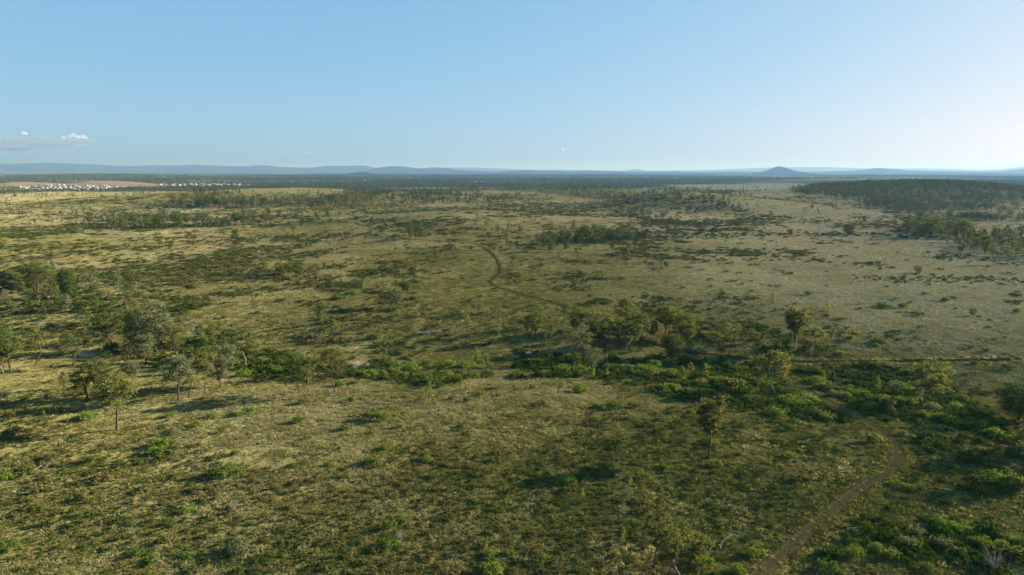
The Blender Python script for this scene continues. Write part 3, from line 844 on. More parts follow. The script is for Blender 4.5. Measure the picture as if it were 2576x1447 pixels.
 (3, 1170, 992, 862, 100, 'open', 2, 'grey', 'white', 'see-through grey gum in front of the dark belt of trees'),
 (3, 702, 895, 780, 80, 'slim', 3, 'dark', 'dark', 'slim dark tree at the joint of the dark belt'),
 (3, 1420, 1000, 930, 90, 'bare', 3, 'brown', 'grey', 'pale leafless tree right of the see-through grey gum'),
 (3, 590, 1035, 960, 80, 'bare', 1, 'olive', 'grey', 'bare twiggy tree below the dark belt'),
 (3, 1000, 945, 895, 60, 'bushy', 1, 'dark', 'dark', 'small dark tree left of the see-through grey gum'),
 (3, 2168, 752, 638, 110, 'spread', 1, 'dark', 'white', 'left one of the two white-trunked trees on the far pale grass'),
 (3, 2252, 735, 625, 115, 'bushy', 3, 'dark', 'white', 'right one of the two white-trunked trees on the far pale grass'),
 (3, 1140, 1135, 1065, 45, 'slim', 2, 'green', 'dark', 'small conifer-like sapling, leftmost of the upright row on pale grass'),
 (3, 1330, 1105, 1035, 45, 'slim', 3, 'dark', 'dark', 'pointed dark sapling in the middle of the upright row on pale grass'),
 (3, 1480, 1120, 1065, 40, 'slim', 1, 'dark', 'dark', 'thin sapling third along the upright row on pale grass'),
 (3, 1540, 1122, 1060, 60, 'bushy', 2, 'dark', 'dark', 'bushiest sapling at the end of the upright row on pale grass'),
 (3, 1205, 1115, 1075, 28, 'slim', 2, 'green', 'dark', 'small green sapling second along the upright row on pale grass'),
 (4, 795, 790, 685, 120, 'dense', 3, 'dark', 'white', 'dark round tree with a white trunk alone on the far pale grass'),
 (4, 225, 795, 738, 75, 'bushy', 1, 'dark', 'dark', 'leaning dark tree at the edge of the green shrub line'),
 (4, 640, 556, 490, 34, 'slim', 1, 'brown', 'dark', 'left one of a leaning pair on the far bare slope'),
 (4, 673, 556, 493, 28, 'slim', 2, 'brown', 'dark', 'right one of a leaning pair on the far bare slope'),
 (4, 355, 582, 522, 55, 'bare', 3, 'brown', 'dark', 'bare brown tree with a shrub at its foot on the far slope'),
 (4, 442, 537, 500, 45, 'bushy', 2, 'green', 'dark', 'small round green tree on the far bare slope'),
 (4, 505, 600, 535, 30, 'slim', 3, 'brown', 'dark', 'thin single tree below the leaning pair'),
 (4, 60, 522, 485, 48, 'bare', 1, 'brown', 'dark', 'first of the thin trees along the far bare crest'),
 (4, 172, 518, 475, 35, 'bare', 2, 'brown', 'dark', 'second of the thin trees along the far bare crest'),
 (4, 252, 514, 482, 28, 'bare', 3, 'brown', 'dark', 'third of the thin trees along the far bare crest'),
 (4, 280, 514, 476, 28, 'bare', 1, 'brown', 'dark', 'fourth of the thin trees along the far bare crest'),
 (4, 865, 655, 612, 42, 'open', 1, 'dark', 'dark', 'left one of three small trees beside the far clay track'),
 (4, 908, 668, 612, 44, 'open', 2, 'dark', 'dark', 'middle one of three small trees beside the far clay track'),
 (4, 955, 666, 603, 55, 'bushy', 3, 'dark', 'dark', 'right and tallest of three small trees beside the far clay track'),
 (4, 1100, 695, 625, 70, 'open', 3, 'dark', 'grey', 'sparse tree between the far clay track and the grove'),
 (4, 1182, 728, 655, 70, 'bare', 2, 'olive', 'dark', 'half bare tree in the shadow of the grove'),
 (4, 1505, 1182, 1105, 105, 'bushy', 1, 'grey', 'dark', 'low grey tree on the pale plain in front of the grove'),
 (4, 940, 1125, 1100, 30, 'bushy', 2, 'dark', 'dark', 'tiny dark tree on the pale plain left of the low grey tree'),
 (4, 1207, 905, 862, 32, 'slim', 1, 'green', 'dark', 'stubby upright tree on the pale plain before the shrub line'),
 (4, 1022, 1195, 1165, 24, 'slim', 2, 'dark', 'dark', 'very small dark sapling on the pale plain'),
 (4, 1120, 1155, 1112, 60, 'bushy', 3, 'brown', 'dark', 'brown rounded low tree on the pale plain'),
]
for n_t, t_ in enumerate(TREES):
    if not t_[9]: continue
    x, y, z, h, w = stand(*t_[:5])
    fam = t_[5]
    if y > 520 and fam in ('dense', 'bushy') : fam = fam
    place_tree(x, y, max(h, 2.0), max(w * 1.18, 1.2), fam, t_[6] + 10 * (n_t % 3 if t_[0] in (5, 6, 7, 8, 11) else 0), t_[7], t_[8], t_[9], z=z)

# groves and belts in which single trees stand close together: polygon of feet in the grid, how many, height, group and shared label
def uv_fill(poly, n, gap, r, x_bias=None):
    us = [p[0] for p in poly]; vs = [p[1] for p in poly]
    out = []; tries = 0
    while len(out) < n and tries < 30:
        tries += 1
        u = r.uniform(min(us), max(us), 400); v = r.uniform(min(vs), max(vs), 400)
        k = poly_mask(u, v, poly)
        if not k.any(): continue
        x, y, z = ground_at(u[k], v[k])
        for a in zip(x, y, z):
            if len(out) < n and all((a[0] - q[0]) ** 2 + (a[1] - q[1]) ** 2 > gap * gap for q in out): out.append(a)
    return out
MIDV = [('mid', 1), ('mid', 2), ('mid', 3), ('midslim', 1), ('middense', 1), ('middense', 2), ('mid', 4)]
LCOL = {'far': 'green', 'green': 'green', 'dark': 'dark green', 'grey': 'grey-green', 'olive': 'olive'}
FILL = []
def grove(poly, n, gap, hh, leafs, where, group, seed, fams=MIDV, bark=('dark', 'dark', 'grey'), extra=0, name='gum_tree'):
    r = np.random.default_rng(seed); made = []
    pts = uv_fill(poly, n + extra, gap, r)
    pts = [(x, y, z) if r.random() < .62 else (x + r.normal() * gap * 1.9, y + r.normal() * gap * 3.2, None) for x, y, z in pts]      # stragglers outside the outline
    pts = [(x, y, float(height(x, y))) for x, y, z in pts]
    pts.sort(key=lambda q: q[1])
    for x, y, z in pts[:n]:
        f, i = fams[int(r.integers(len(fams)))]; lf = leafs[int(r.integers(len(leafs)))]
        h = hh * r.uniform(.58, 1.28)
        o = place_tree(x, y, h, h * FAM[f]['W'] / TREE_H * r.uniform(.85, 1.25), f, i, lf, bark[int(r.integers(3))], 'x', group, z=z, name=name)
        made.append((o, lf, h / hh))
    info = {o.name: (lf, k) for o, lf, k in made}
    def lab(o, k):
        lf, q = info[o.name]
        return f"{'tall ' if q > 1.1 else 'short ' if q < .82 else ''}{LCOL[lf]} tree, {k} from the left {where}"
    number_along([m[0] for m in made], lab)
    FILL.extend((x, y, hh) for x, y, z in pts[n:])
grove([(212, 552), (330, 556), (420, 560), (520, 562), (640, 560), (690, 556), (690, 566), (520, 574), (360, 576), (290, 570), (212, 562)], 34, 6, 17, ['far', 'dark', 'dark', 'far'],
      'in the left grassland belt', 'gums of the left tree belt', 1, extra=80)
grove([(640, 540), (760, 534), (830, 536), (830, 548), (690, 556), (640, 552)], 10, 12, 14, ['dark', 'far'], 'in the row trailing off the left belt', 'gums trailing off the left belt', 2, extra=8)
grove([(455, 508), (560, 510), (700, 510), (860, 508), (900, 516), (760, 522), (560, 524), (455, 522)], 30, 7, 19, ['far', 'dark', 'dark'], 'in the belt below the grassy hill', 'gums of the upper tree belt', 3, extra=190)
grove([(1365, 606), (1400, 604), (1432, 606), (1432, 624), (1385, 632), (1362, 618)], 12, 5, 13, ['far', 'far', 'far'], 'at the near end of the dark belt', 'trees at the near end of the dark belt', 4, extra=6)
grove([(1430, 598), (1500, 600), (1625, 598), (1630, 606), (1500, 608), (1432, 608)], 20, 5, 14, ['dark', 'far', 'dark'], 'in the dark belt past the winding track', 'trees of the dark belt', 5, extra=22)
grove([(1030, 594), (1072, 594), (1074, 602), (1032, 602)], 7, 5, 15, ['far', 'dark'], 'in the small clump on the broad hill', 'clump on the broad hill', 6)
grove([(2258, 584), (2290, 574), (2340, 566), (2395, 571), (2430, 580), (2452, 593), (2420, 605), (2370, 602), (2320, 594), (2280, 591)], 18, 7, 19, ['far', 'dark', 'dark'], 'in the dark grove beside the pale grass', 'gums of the right grove', 7, extra=75)
grove([(2400, 606), (2450, 594), (2520, 597), (2590, 606), (2660, 620), (2650, 650), (2590, 654), (2520, 645), (2455, 638), (2415, 622)], 20, 8, 17, ['far', 'dark', 'dark'], 'in the grove round the pond', 'gums round the pond', 8, extra=70)

NEARV = [('bushy', 1), ('bushy', 2), ('bushy', 3), ('open', 1), ('open', 2), ('slim', 1), ('slim', 3), ('spread', 1)]
grove([(290, 905), (360, 870), (470, 850), (590, 860), (640, 900), (600, 940), (480, 930), (360, 925)], 20, 4, 8.5, ['green', 'grey', 'olive', 'green'], 'under the left creek grove', 'saplings of the left creek grove', 21, NEARV, name='sapling')
grove([(0, 690), (120, 680), (180, 720), (300, 770), (230, 785), (90, 790), (0, 780)], 22, 4.5, 8, ['green', 'grey', 'green', 'dark'], 'in the far left thicket', 'saplings of the far left thicket', 22, NEARV, name='sapling')
grove([(1290, 815), (1400, 800), (1560, 810), (1720, 830), (1700, 880), (1560, 880), (1440, 900), (1330, 870)], 18, 4, 7.5, ['green', 'olive', 'green', 'grey'], 'under the middle grove', 'saplings of the middle grove', 23, NEARV, name='sapling')
grove([(620, 900), (720, 910), (860, 930), (870, 950), (720, 950), (620, 940)], 9, 4, 6, ['green', 'dark', 'olive', 'grey'], 'behind the tall creek gums', 'saplings behind the creek gums', 24, NEARV, name='sapling')
grove([(1850, 800), (1950, 790), (2110, 860), (2100, 890), (1930, 890), (1850, 850)], 10, 4, 5, ['green', 'dark', 'olive', 'grey'], 'around the white-trunked pair', 'saplings round the white-trunked pair', 25, NEARV, name='sapling')
# ------------------------------------------------------------------ shrubs
def build_shrub(seed, kind):
    r = np.random.default_rng(900 + seed)
    P, N, S = [], [], []
    if kind == 'mound':            # low dome of several lobes, 1 m radius, about 0.75 m high
        nl = int(r.integers(5, 9))
        for i in range(nl):
            a = r.uniform(0, 6.283); d = 0.62 * math.sqrt(r.random())
            c = np.array([d * math.cos(a), d * math.sin(a), r.uniform(.22, .52) * (1.1 - d * .6)])
            q = clump(r, c, r.uniform(.28, .50), 120, 0.115, 0.85, 0.35, 0.6)
            P.append(q[0]); N.append(q[1]); S.append(q[2])
        for i in range(26):        # stray shoots
            a = r.uniform(0, 6.283); d = r.uniform(.2, .85)
            c = np.array([d * math.cos(a), d * math.sin(a), r.uniform(.35, .85) * (1.15 - d * .6)])
            q = clump(r, c, .12, 7, 0.10, 1.3, .2, .3)
            P.append(q[0]); N.append(q[1]); S.append(q[2])
    else:                          # upright young plant, 1 m radius, about 2.4 m high
        for i in range(11):
            h = (i + .5) / 11; a = r.uniform(0, 6.283); d = 0.55 * (1 - h) ** .6 * r.uniform(.3, 1)
            q = clump(r, np.array([d * math.cos(a), d * math.sin(a), .35 + 1.9 * h]), (.52 - .25 * h) * r.uniform(.8, 1.1), 62, 0.13, 1.05, .2, .5)
            P.append(q[0]); N.append(q[1]); S.append(q[2])
    P = np.concatenate(P); P[:, 2] = np.abs(P[:, 2])
    V, F = leaf_quads(r, P, np.concatenate(N), np.concatenate(S), .7)
    tb = Tubes(4)
    for i in range(6):
        e = P[int(r.integers(len(P)))]
        tb.add(bez(np.array([0, 0, -.15]), np.array([e[0] * .4, e[1] * .4, e[2] * .7]), e * .9, 4), np.linspace(.035, .012, 4))
    TV = np.concatenate(tb.V); TF = np.concatenate(tb.F)
    return mesh_np('foliage', np.concatenate([V, TV]), [F, TF + len(V)], [LEAF['bush'], BARK['dark']],
                   np.r_[np.zeros(len(F), int), np.ones(len(TF), int)])
SHRUB_MESH = {('mound', i): build_shrub(i, 'mound') for i in range(7)}
SHRUB_MESH.update({('upright', i): build_shrub(20 + i, 'upright') for i in range(3)})

# tile: (x, y of the middle, width, kind letter: b bright green, d deep green, o olive, l lime, g grey, n brown; capital = upright)
SHRUBS = {
 9: '1600 150 200 b,1560 225 170 b,900 310 170 b,450 300 130 n,290 390 230 o,90 470 190 b,2250 430 300 d,2300 380 150 b,2355 230 110 b,1880 800 150 b,1700 920 150 d,360 790 150 o,790 860 100 d,1390 1225 160 b,2400 1200 280 b,80 1190 220 b,2180 690 110 G,130 40 200 n',
 10: '530 80 100 b,1300 180 130 b,1160 330 150 b,1710 300 110 b,710 350 90 d,380 360 90 d,1340 950 220 b,1480 900 140 d,1320 1140 200 b,2340 1230 150 b,2340 1410 260 b,2520 1230 100 o,2420 800 130 d,1450 1060 120 g',
 11: '560 520 170 b,900 365 150 d,1310 475 150 b,1530 370 140 b,1180 540 80 L,700 660 70 L,1740 660 110 b,1900 1320 220 b,2440 1140 120 b,2450 1220 180 b,2300 1400 170 b,2040 1420 110 b,330 1270 130 b,1250 950 140 d,1110 1100 130 O,2030 350 130 o,2020 150 120 b,10 1230 80 b,2270 240 80 n',
 12: '1310 45 130 b,1090 100 180 o,1870 380 110 b,1270 540 130 b,1400 575 150 o,1510 575 130 b,2350 480 330 b,2440 540 250 o,1760 940 180 b,1480 1020 160 b,1920 1000 220 b,2000 970 150 b,1430 1140 230 b,1720 1130 220 b,850 1240 220 b,1220 1250 230 o,1090 1180 150 b,2100 1130 200 b,2250 1180 250 b,2450 1220 200 b,2450 1100 170 b,600 1370 180 b,720 1420 200 b,860 1020 130 b,980 940 90 b,1900 1230 150 o,1600 1400 170 d,240 260 120 b,330 210 100 o,480 50 100 b,2250 40 150 b,2130 200 130 b',
 5: '1980 520 270 d,410 1240 150 b,590 1240 140 b,110 1265 130 b,900 1290 200 b,760 1320 100 d,1720 1280 110 b,1950 1370 130 b,640 960 150 O,2440 860 180 b,1570 780 150 d,1180 240 130 d,450 1370 110 G,2490 1240 150 b,2390 1270 100 b,2110 1290 120 b,450 310 110 d,880 380 80 O,60 1080 150 g,20 1170 90 d,60 150 160 g,120 190 130 g,300 160 120 d,650 150 140 d,800 150 160 o,880 120 130 d,2230 300 80 o',
 6: '590 490 160 b,660 340 90 O,740 350 110 b,1160 500 130 d,1240 490 80 O,1280 630 80 d,1340 560 100 o,1430 555 70 b,1460 660 100 b,970 50 130 b,850 90 200 b,1390 210 180 b,1600 100 150 d,1690 270 110 b,430 1330 140 b,480 1140 130 o,1160 1290 180 d,1280 1300 170 b,890 1410 130 b,1440 1390 110 b,1730 1080 110 O,1960 1110 80 b,2110 1125 110 b,850 970 110 b,60 910 170 b,130 820 220 d,1010 850 200 b,1130 870 180 b,1250 870 140 o,1400 780 160 b,1380 840 150 b,1560 800 200 b,1640 900 250 d,1760 940 200 b,1850 920 180 b,1480 880 130 o,2000 905 160 o,2090 770 180 b,1930 770 150 b,2190 690 120 O,1295 730 80 O,2310 780 80 O,2240 745 100 b,1720 760 130 b,350 680 180 d,500 900 180 d,680 800 160 d,280 760 180 d,2300 870 180 d,2170 890 150 d',
 7: '90 870 220 b,350 870 150 b,610 690 190 b,220 700 100 b,230 750 200 o,510 810 200 b,540 880 160 d,720 800 250 b,700 860 200 d,810 900 60 L,950 880 70 L,1010 800 200 b,1150 810 200 b,1250 870 150 d,1340 810 200 b,1400 850 200 o,1420 770 150 b,1590 740 200 d,1780 860 140 O,1600 860 200 b,1460 1020 230 b,1580 1010 200 b,1600 950 150 d,1830 1050 250 b,1950 1060 250 b,2090 1100 230 o,1880 950 200 o,2080 930 250 b,2200 950 220 b,2350 1030 220 b,2400 1120 200 d,2300 900 200 d,2240 800 200 d,1900 600 280 b,2000 470 250 b,1000 1190 170 d,1130 1250 100 b,1230 1190 130 b,870 1190 130 d,850 1320 110 b,630 1330 80 O,690 1020 180 b,1190 630 100 d,1450 1200 40 L,1800 1240 100 b,1700 900 130 O,1930 870 120 O,2490 950 200 b',
 8: '310 930 250 b,550 850 190 d,200 1030 260 b,400 1110 300 b,250 1130 300 b,470 1000 160 b,540 960 120 O,600 1010 180 b,720 1080 200 b,760 1090 150 b,900 1060 220 b,1090 1000 100 O,1290 980 220 b,1400 1030 180 b,1080 1120 200 b,1180 1130 200 b,840 1210 170 d,1000 1180 150 b,1230 1230 110 G,1370 1150 150 b,1480 1150 120 O,1760 1040 180 b,1650 1210 200 b,1870 1200 180 b,1950 1130 150 b,2200 1190 110 b,1600 1290 200 b,1780 1320 200 b,1870 1350 200 b,2080 1370 250 b,2000 1330 150 b,1140 530 180 b,1080 580 70 o,730 665 90 b,820 510 130 b,870 470 150 o,1170 770 150 b,1090 780 150 b,2050 755 100 d,2400 800 180 d,1150 175 200 d,1345 190 100 d,1500 270 130 d,590 220 90 L,400 60 100 b,40 130 90 O,1880 210 60 o,1770 125 90 d,2480 240 90 d,600 1300 150 b,200 1400 150 d,250 1340 120 d,100 1240 220 b,520 1260 180 b,830 1020 40 L,1460 990 140 b',
}
SK = {'b': ('bush', 'green'), 'd': ('bushdark', 'dark green'), 'o': ('olive', 'olive green'), 'l': ('lime', 'bright lime'), 'g': ('grey', 'grey green'), 'n': ('brown', 'rusty brown')}
LANDMARKS = [((293, 1082), 'the lone straight-trunked gum'), ((1783, 1152), 'the lone brownish gum'), ((1710, 1440), 'the wide see-through gum'), ((2322, 1020), 'the big white-barked gum'),
    ((2258, 1155), 'the sharp track bend'), ((475, 1028), 'the pale fallen log'), ((1830, 1360), 'the curved white dead branch'), ((1694, 900), 'the dark round tree'), ((1997, 876), 'the white-trunked pair'),
    ((995, 775), 'the grey rounded tree'), ((900, 916), 'the clay pan'), ((762, 1000), 'the tall creek gums'), ((1330, 891), 'the white cow'), ((222, 1003), 'the forked gum'), ((105, 1178), 'the heap of dead sticks'),
    ((942, 1380), 'the forked pale branch'), ((2500, 1405), 'the grey leafless bush'), ((1452, 1190), 'the dead stump'), ((2050, 1330), 'the straight lower track'), ((2400, 907), 'the far straight track'), ((1256, 665), 'the winding track'), ((640, 735), 'the bare brown gum')]
LMX = [(ground_at(*p)[0][0], ground_at(*p)[1][0], n) for p, n in LANDMARKS]
THICK = [((1290, 905), (1500, 900), (1700, 905), (1900, 915), (2050, 930), (2200, 915), (2330, 950), (2460, 1010), (2530, 1080), (2400, 1085), (2250, 1060), (2080, 1060), (1900, 1030), (1700, 1010), (1620, 975), (1480, 950), (1290, 955)),
         ((870, 925), (1000, 905), (1120, 930), (1180, 960), (1060, 975), (960, 955), (870, 950)),
         ((2100, 1330), (2300, 1300), (2420, 1310), (2576, 1365), (2600, 1447), (2280, 1425), (2090, 1420))]
TH_LAB = [('in the long creek thicket', 'shrubs of the creek thicket'), ('in the thicket beside the clay pan', 'shrubs beside the clay pan'), ('in the bottom right corner thicket', 'shrubs of the corner thicket')]
THM = [[], [], []]
ent = []
for tile, s in SHRUBS.items():
    for q in s.split(','):
        a, b_, w, k = q.split(); a, b_, w = float(a), float(b_), float(w)
        up = k.isupper()
        u, v = uv(tile, a, b_ + (w * .35 if up else w * .12))
        x, y, z = (float(t[0]) for t in ground_at(u, v))
        wid = 0.2522 * w / FPX * (y * CP - (z - CAM_Z) * SP)
        k = k.lower()
        if k == 'b': k = 'bbbbbbdddog'[int(rng.integers(11))]
        ent.append((x, y, z, wid * float(rng.uniform(.85, 1.15)), k, up, u, v))
gaps_ = track_gap(np.array([e[0] for e in ent]), np.array([e[1] for e in ent]))
for i_, g_ in enumerate(gaps_):                                   # nothing grows on the worn tracks
    e = list(ent[i_]); r_ = e[3] * .62
    if g_ < r_:
        for d_ in np.arange(.5, 9, .5):
            for sg in (1, -1):
                if track_gap(np.array([e[0] + sg * d_]), np.array([e[1]]))[0] > r_: break
            else: continue
            e[0] += sg * d_; e[2] = float(height(e[0], e[1])); ent[i_] = tuple(e); break
used = {}
SHRUB_SPOTS = []
def size_word(w, up): return ('tall' if w > 2.5 else 'small') + ' upright' if up else 'large' if w > 5 else 'small' if w < 3 else 'rounded'
near = []
for e in ent:
    d = [math.hypot(e[0] - lx, (e[1] - ly)) for lx, ly, n in LMX]
    i = int(np.argmin(d)); near.append((d[i], i))
for oi in np.argsort([n[0] for n in near]):
    x, y, z, wid, k, up, u, v = ent[oi]
    lab = grp = None
    for ti_, (pl, (tl, tg_)) in enumerate(zip(THICK, TH_LAB)):
        if not up and poly_mask(np.array([u]), np.array([v]), pl)[0]:
            lab = f'{size_word(wid, up)} {SK[k][1]} shrub, NTH from the left {tl}'; grp = tg_; slot = ti_; break
    if lab is None:
        lx, ly, n = LMX[near[oi][1]]
        dx, dy = x - lx, y - ly
        side = ('right of' if dx > 0 else 'left of') if abs(dx) > abs(dy) else ('behind' if dy > 0 else 'in front of')
        key = (n, side)
        used[key] = used.get(key, 0) + 1
        o_ = ['nearest', 'second nearest', 'third nearest', 'fourth nearest', 'fifth nearest', 'sixth nearest', 'seventh nearest', 'eighth nearest', 'ninth nearest', 'tenth nearest', 'eleventh nearest', 'twelfth nearest'][min(used[key], 12) - 1]
        lab = f'{size_word(wid, up)} {SK[k][1]} shrub, {o_} of those {side} {n}'
        grp = 'single shrubs in the grass'
    km = 'upright' if up else 'mound'
    o = new_obj('shrub', SHRUB_MESH[km, int(rng.integers(3 if up else 7))], loc=(x, y, z - 0.03))
    own_material(o, LEAF[SK[k][0]])
    rad = wid * 0.5
    if up: hh = min(max(wid * 1.7, 1.5), 6.5) / 2.3; o.scale = (rad * 1.05, rad * 1.05, hh)
    else: hh = min(max(wid * 0.48, 0.9), 2.8) / 0.78; o.scale = (rad * 1.3, rad * 1.1, hh)
    o.rotation_euler = (0, 0, random.uniform(-.5, .5) if not up else random.uniform(0, 6.28))
    tag(o, lab, 'shrub', grp)
    if 'NTH' in lab: THM[slot].append(o)
    SHRUB_SPOTS.append((x, y, rad * 0.75))

for q in THM: number_along(q, lambda o, n: o['label'].replace('NTH', n))
# ------------------------------------------------------------------ dead wood
def dead_branch(name, pts_uv, r0, label, lift=0.5, twigs=3, seed=0, cat='branch', up=None):
    """a fallen bough: pts_uv (u, v, height above the ground)"""
    r = np.random.default_rng(300 + seed)
    P = []
    for u, v, h in pts_uv:
        x, y, z = (float(a[0]) for a in ground_at(u, v)); P.append((x, y, z + h))
    P = np.array(P)
    t = np.linspace(0, len(P) - 1, 12)
    Q = np.stack([np.interp(t, np.arange(len(P)), P[:, i]) for i in range(3)], 1)
    Q[1:-1] = (Q[:-2] + 2 * Q[1:-1] + Q[2:]) / 4
    c = Q[0].copy(); Q -= c
    tb = Tubes(6); r0 = r0 * .8; tb.add(Q, np.linspace(r0, r0 * .25, 12))
    L = np.linalg.norm(Q[-1])
    for i in range(twigs):
        k = int(r.integers(4, 11)); e = Q[k] + (Q[-1] - Q[0]) / L * L * r.uniform(.12, .3) + r.normal(size=3) * L * .09 + [0, 0, L * .05]
        tb.add(bez(Q[k], (Q[k] + e) / 2 + r.normal(size=3) * L * .02, e, 4), np.linspace(r0 * .45, r0 * .12, 4))
    return tag(new_obj(name, tb.mesh(name, [BARK['grey' if cat == 'stump' else 'dead']]), loc=tuple(c)), label, cat)
dead_branch('fallen_log', [(453, 1033, .2), (475, 1028, .5), (500, 1021, .6)], .28, 'pale fallen log with a forked end lying in the shaded grass', seed=1, cat='log')
dead_branch('dead_branch', [(1811, 1384, .2), (1815, 1374, 1.0), (1828, 1368, 1.6), (1841, 1362, 1.8)], .24, 'curved white dead branch rising from the grass beside the track', seed=2)
dead_branch('dead_branch', [(1784, 1388, .3), (1795, 1376, .7), (1812, 1364, 1.3)], .16, 'thin grey dead branch just left of the curved white one', seed=3)
dead_branch('dead_branch', [(1706, 1446, .3), (1696, 1436, 1.2), (1684, 1434, 1.3), (1674, 1441, .4)], .22, 'arched bleached branch at the foot of the wide see-through gum', seed=4)
dead_branch('dead_branch', [(932, 1381, .3), (944, 1379, .6), (953, 1378, .6)], .13, 'forked pale branch lying left of the round shrub', seed=5, twigs=2)
dead_branch('dead_branch', [(88, 1183, .2), (102, 1178, .6), (122, 1172, .4)], .16, 'heap of grey dead sticks in the lower left grass', seed=6, twigs=9)
dead_branch('dead_branch', [(1016, 1105, .2), (1031, 1109, .7), (1037, 1104, 1.1)], .12, 'small bent white branch in the middle grass', seed=7, twigs=1)
dead_branch('dead_branch', [(1169, 993, .2), (1177, 988, 1.2), (1182, 983, 2.0)], .16, 'splintered pale stub in the grass below the clay pan thicket', seed=8, twigs=1)
dead_branch('dead_branch', [(955, 929, .5), (966, 932, 1.0), (978, 934, .8)], .16, 'dead bough lying over the shrubs beside the clay pan', seed=9, twigs=4)
dead_branch('dead_branch', [(1439, 950, .3), (1444, 938, 2.0), (1446, 930, 3.6)], .16, 'white leaning dead stem in the creek thicket', seed=10, twigs=3)
dead_branch('dead_branch', [(1525, 918, .3), (1526, 918, 2.6), (1528, 917, 3.0)], .2, 'short white dead stem standing above the thicket', seed=11, twigs=0)
dead_branch('dead_branch', [(2083, 955, .2), (2083, 952, 3.2), (2087, 950, 3.8)], .2, 'white dead stem left one of two near the dark thicket mound', seed=12, twigs=2)
dead_branch('dead_branch', [(2101, 955, .2), (2098, 950, 3.0), (2092, 945, 4.6)], .2, 'arching pale dead stem right one of two near the dark thicket mound', seed=13, twigs=2)
dead_branch('dead_branch', [(2317, 755 + 232, 1.0), (2322, 1010, 2.0), (2320, 1005, 4)], .14, 'short dead limb at the foot of the big white-barked gum', seed=14, twigs=1)
dead_branch('dead_branch', [(1385, 800, .2), (1388, 796, .8)], .12, 'pale dead twig by the scrub beyond the white-trunked gum', seed=15, twigs=3)
dead_branch('dead_branch', [(844, 1275, .2), (850, 1274, 2.2)], .09, 'bare white twig standing in the lower middle grass', seed=16, twigs=4)
dead_branch('dead_branch', [(2205, 858, .3), (2240, 853, .6), (2260, 850, 1.5)], .14, 'thin grey dead bough on the slope past the straight track', seed=17, twigs=5)
dead_branch('tree_stump', [(1452, 1194, -.3), (1452, 1193.5, 2.2), (1455, 1193, 4.0)], .22, 'dead stump with short snapped limbs between two dark shrubs', seed=18, twigs=3, cat='stump')
def dead_bush(u, v, h, w, label, seed):
    r = np.random.default_rng(seed)
    x, y, z = (float(a[0]) for a in ground_at(u, v))
    tb = Tubes(4)
    for i in range(26):
        a = r.uniform(0, 6.283); e = np.array([math.cos(a) * w * .5 * r.uniform(.3, 1), math.sin(a) * w * .5 * r.uniform(.3, 1), h * r.uniform(.55, 1)])
        m = bez(np.array([0, 0, -.2]), np.array([e[0] * .25, e[1] * .25, e[2] * .6]), e, 5)
        tb.add(m, np.linspace(.09, .025, 5))
        for _ in range(4):
            s_ = m[int(r.integers(2, 5))]; q = s_ + r.normal(size=3) * .35 * [1, 1, .8] + [0, 0, .3]
            tb.add(bez(s_, (s_ + q) / 2, q, 3), np.linspace(.035, .015, 3))
    tag(new_obj('dead_bush', tb.mesh('dead_bush', [BARK['dead']]), loc=(x, y, z)), label, 'bush')
dead_bush(2498, 1440, 5.6, 5.2, 'grey leafless bush in the bottom right thicket', 5)
dead_bush(588, 1279, 1.6, 3.0, 'small grey dead bush in the lower left grass', 6)
dead_bush(1005, 1365, 2.4, 2.4, 'dead twiggy stem beside the round shrub at the bottom', 7)

# ------------------------------------------------------------------ cattle
def hide(name, c):
    b = NB(name); n = b.noise(3.0, 3, 0.5, b.n('ShaderNodeTexCoord').outputs['Object'])
    return b.done(b.diffuse(b.ramp(n, [(0.3, tuple(k * .8 for k in c)), (0.7, c)]), 0.7))
def build_cow(mat, graze=True):
    """one skinned body: trunk, neck, head, four jointed legs, tail, ears"""
    hd = [(1.05, 0, .62), (1.28, 0, .28)] if graze else [(1.08, 0, 1.36), (1.42, 0, 1.30)]
    V = [(-.75, 0, 1.15), (-.3, 0, 1.06), (.2, 0, 1.04), (.62, 0, 1.12), (.86, 0, 1.02), hd[0], hd[1],
         (-.74, .2, .95), (-.82, .2, .52), (-.72, .2, .02), (-.74, -.2, .95), (-.88, -.2, .52), (-.78, -.2, .02),
         (.55, .18, .82), (.58, .18, .44), (.56, .18, .02), (.55, -.18, .82), (.66, -.18, .44), (.62, -.18, .02),
         (-.98, 0, 1.05), (-1.02, 0, .5), (hd[0][0] + .02, .2, hd[0][2] + .06), (hd[0][0] + .02, -.2, hd[0][2] + .06)]
    Rd = [(.30, .28), (.36, .40), (.36, .42), (.30, .34), (.18, .22), (.13, .15), (.09, .10), (.16, .2), (.075, .09), (.06, .06), (.16, .2), (.075, .09), (.06, .06),
          (.12, .15), (.065, .07), (.06, .06), (.12, .15), (.065, .07), (.06, .06), (.04, .04), (.035, .035), (.05, .03), (.05, .03)]
    E = [(0, 1), (1, 2), (2, 3), (3, 4), (4, 5), (5, 6), (0, 7), (7, 8), (8, 9), (0, 10), (10, 11), (11, 12), (3, 13), (13, 14), (14, 15), (3, 16), (16, 17), (17, 18), (0, 19), (19, 20), (5, 21), (5, 22)]
    me = bpy.data.meshes.new('cow'); me.from_pydata(V, E, []); me.materials.append(mat)
    o = bpy.data.objects.new('cow', me); COL.objects.link(o)
    sk_ = o.modifiers.new('skin', 'SKIN'); sk_.use_smooth_shade = True
    for i, s_ in enumerate(me.skin_vertices[0].data): s_.radius = Rd[i]; s_.use_root = (i == 1)
    o.modifiers.new('soften', 'SUBSURF').levels = 1
    o.modifiers[-1].render_levels = 2
    return o
H_black, H_brown, H_white = hide('black_hide', (.022, .018, .016)), hide('dark_brown_hide', (.05, .026, .018)), hide('white_hide', (.78, .72, .66))
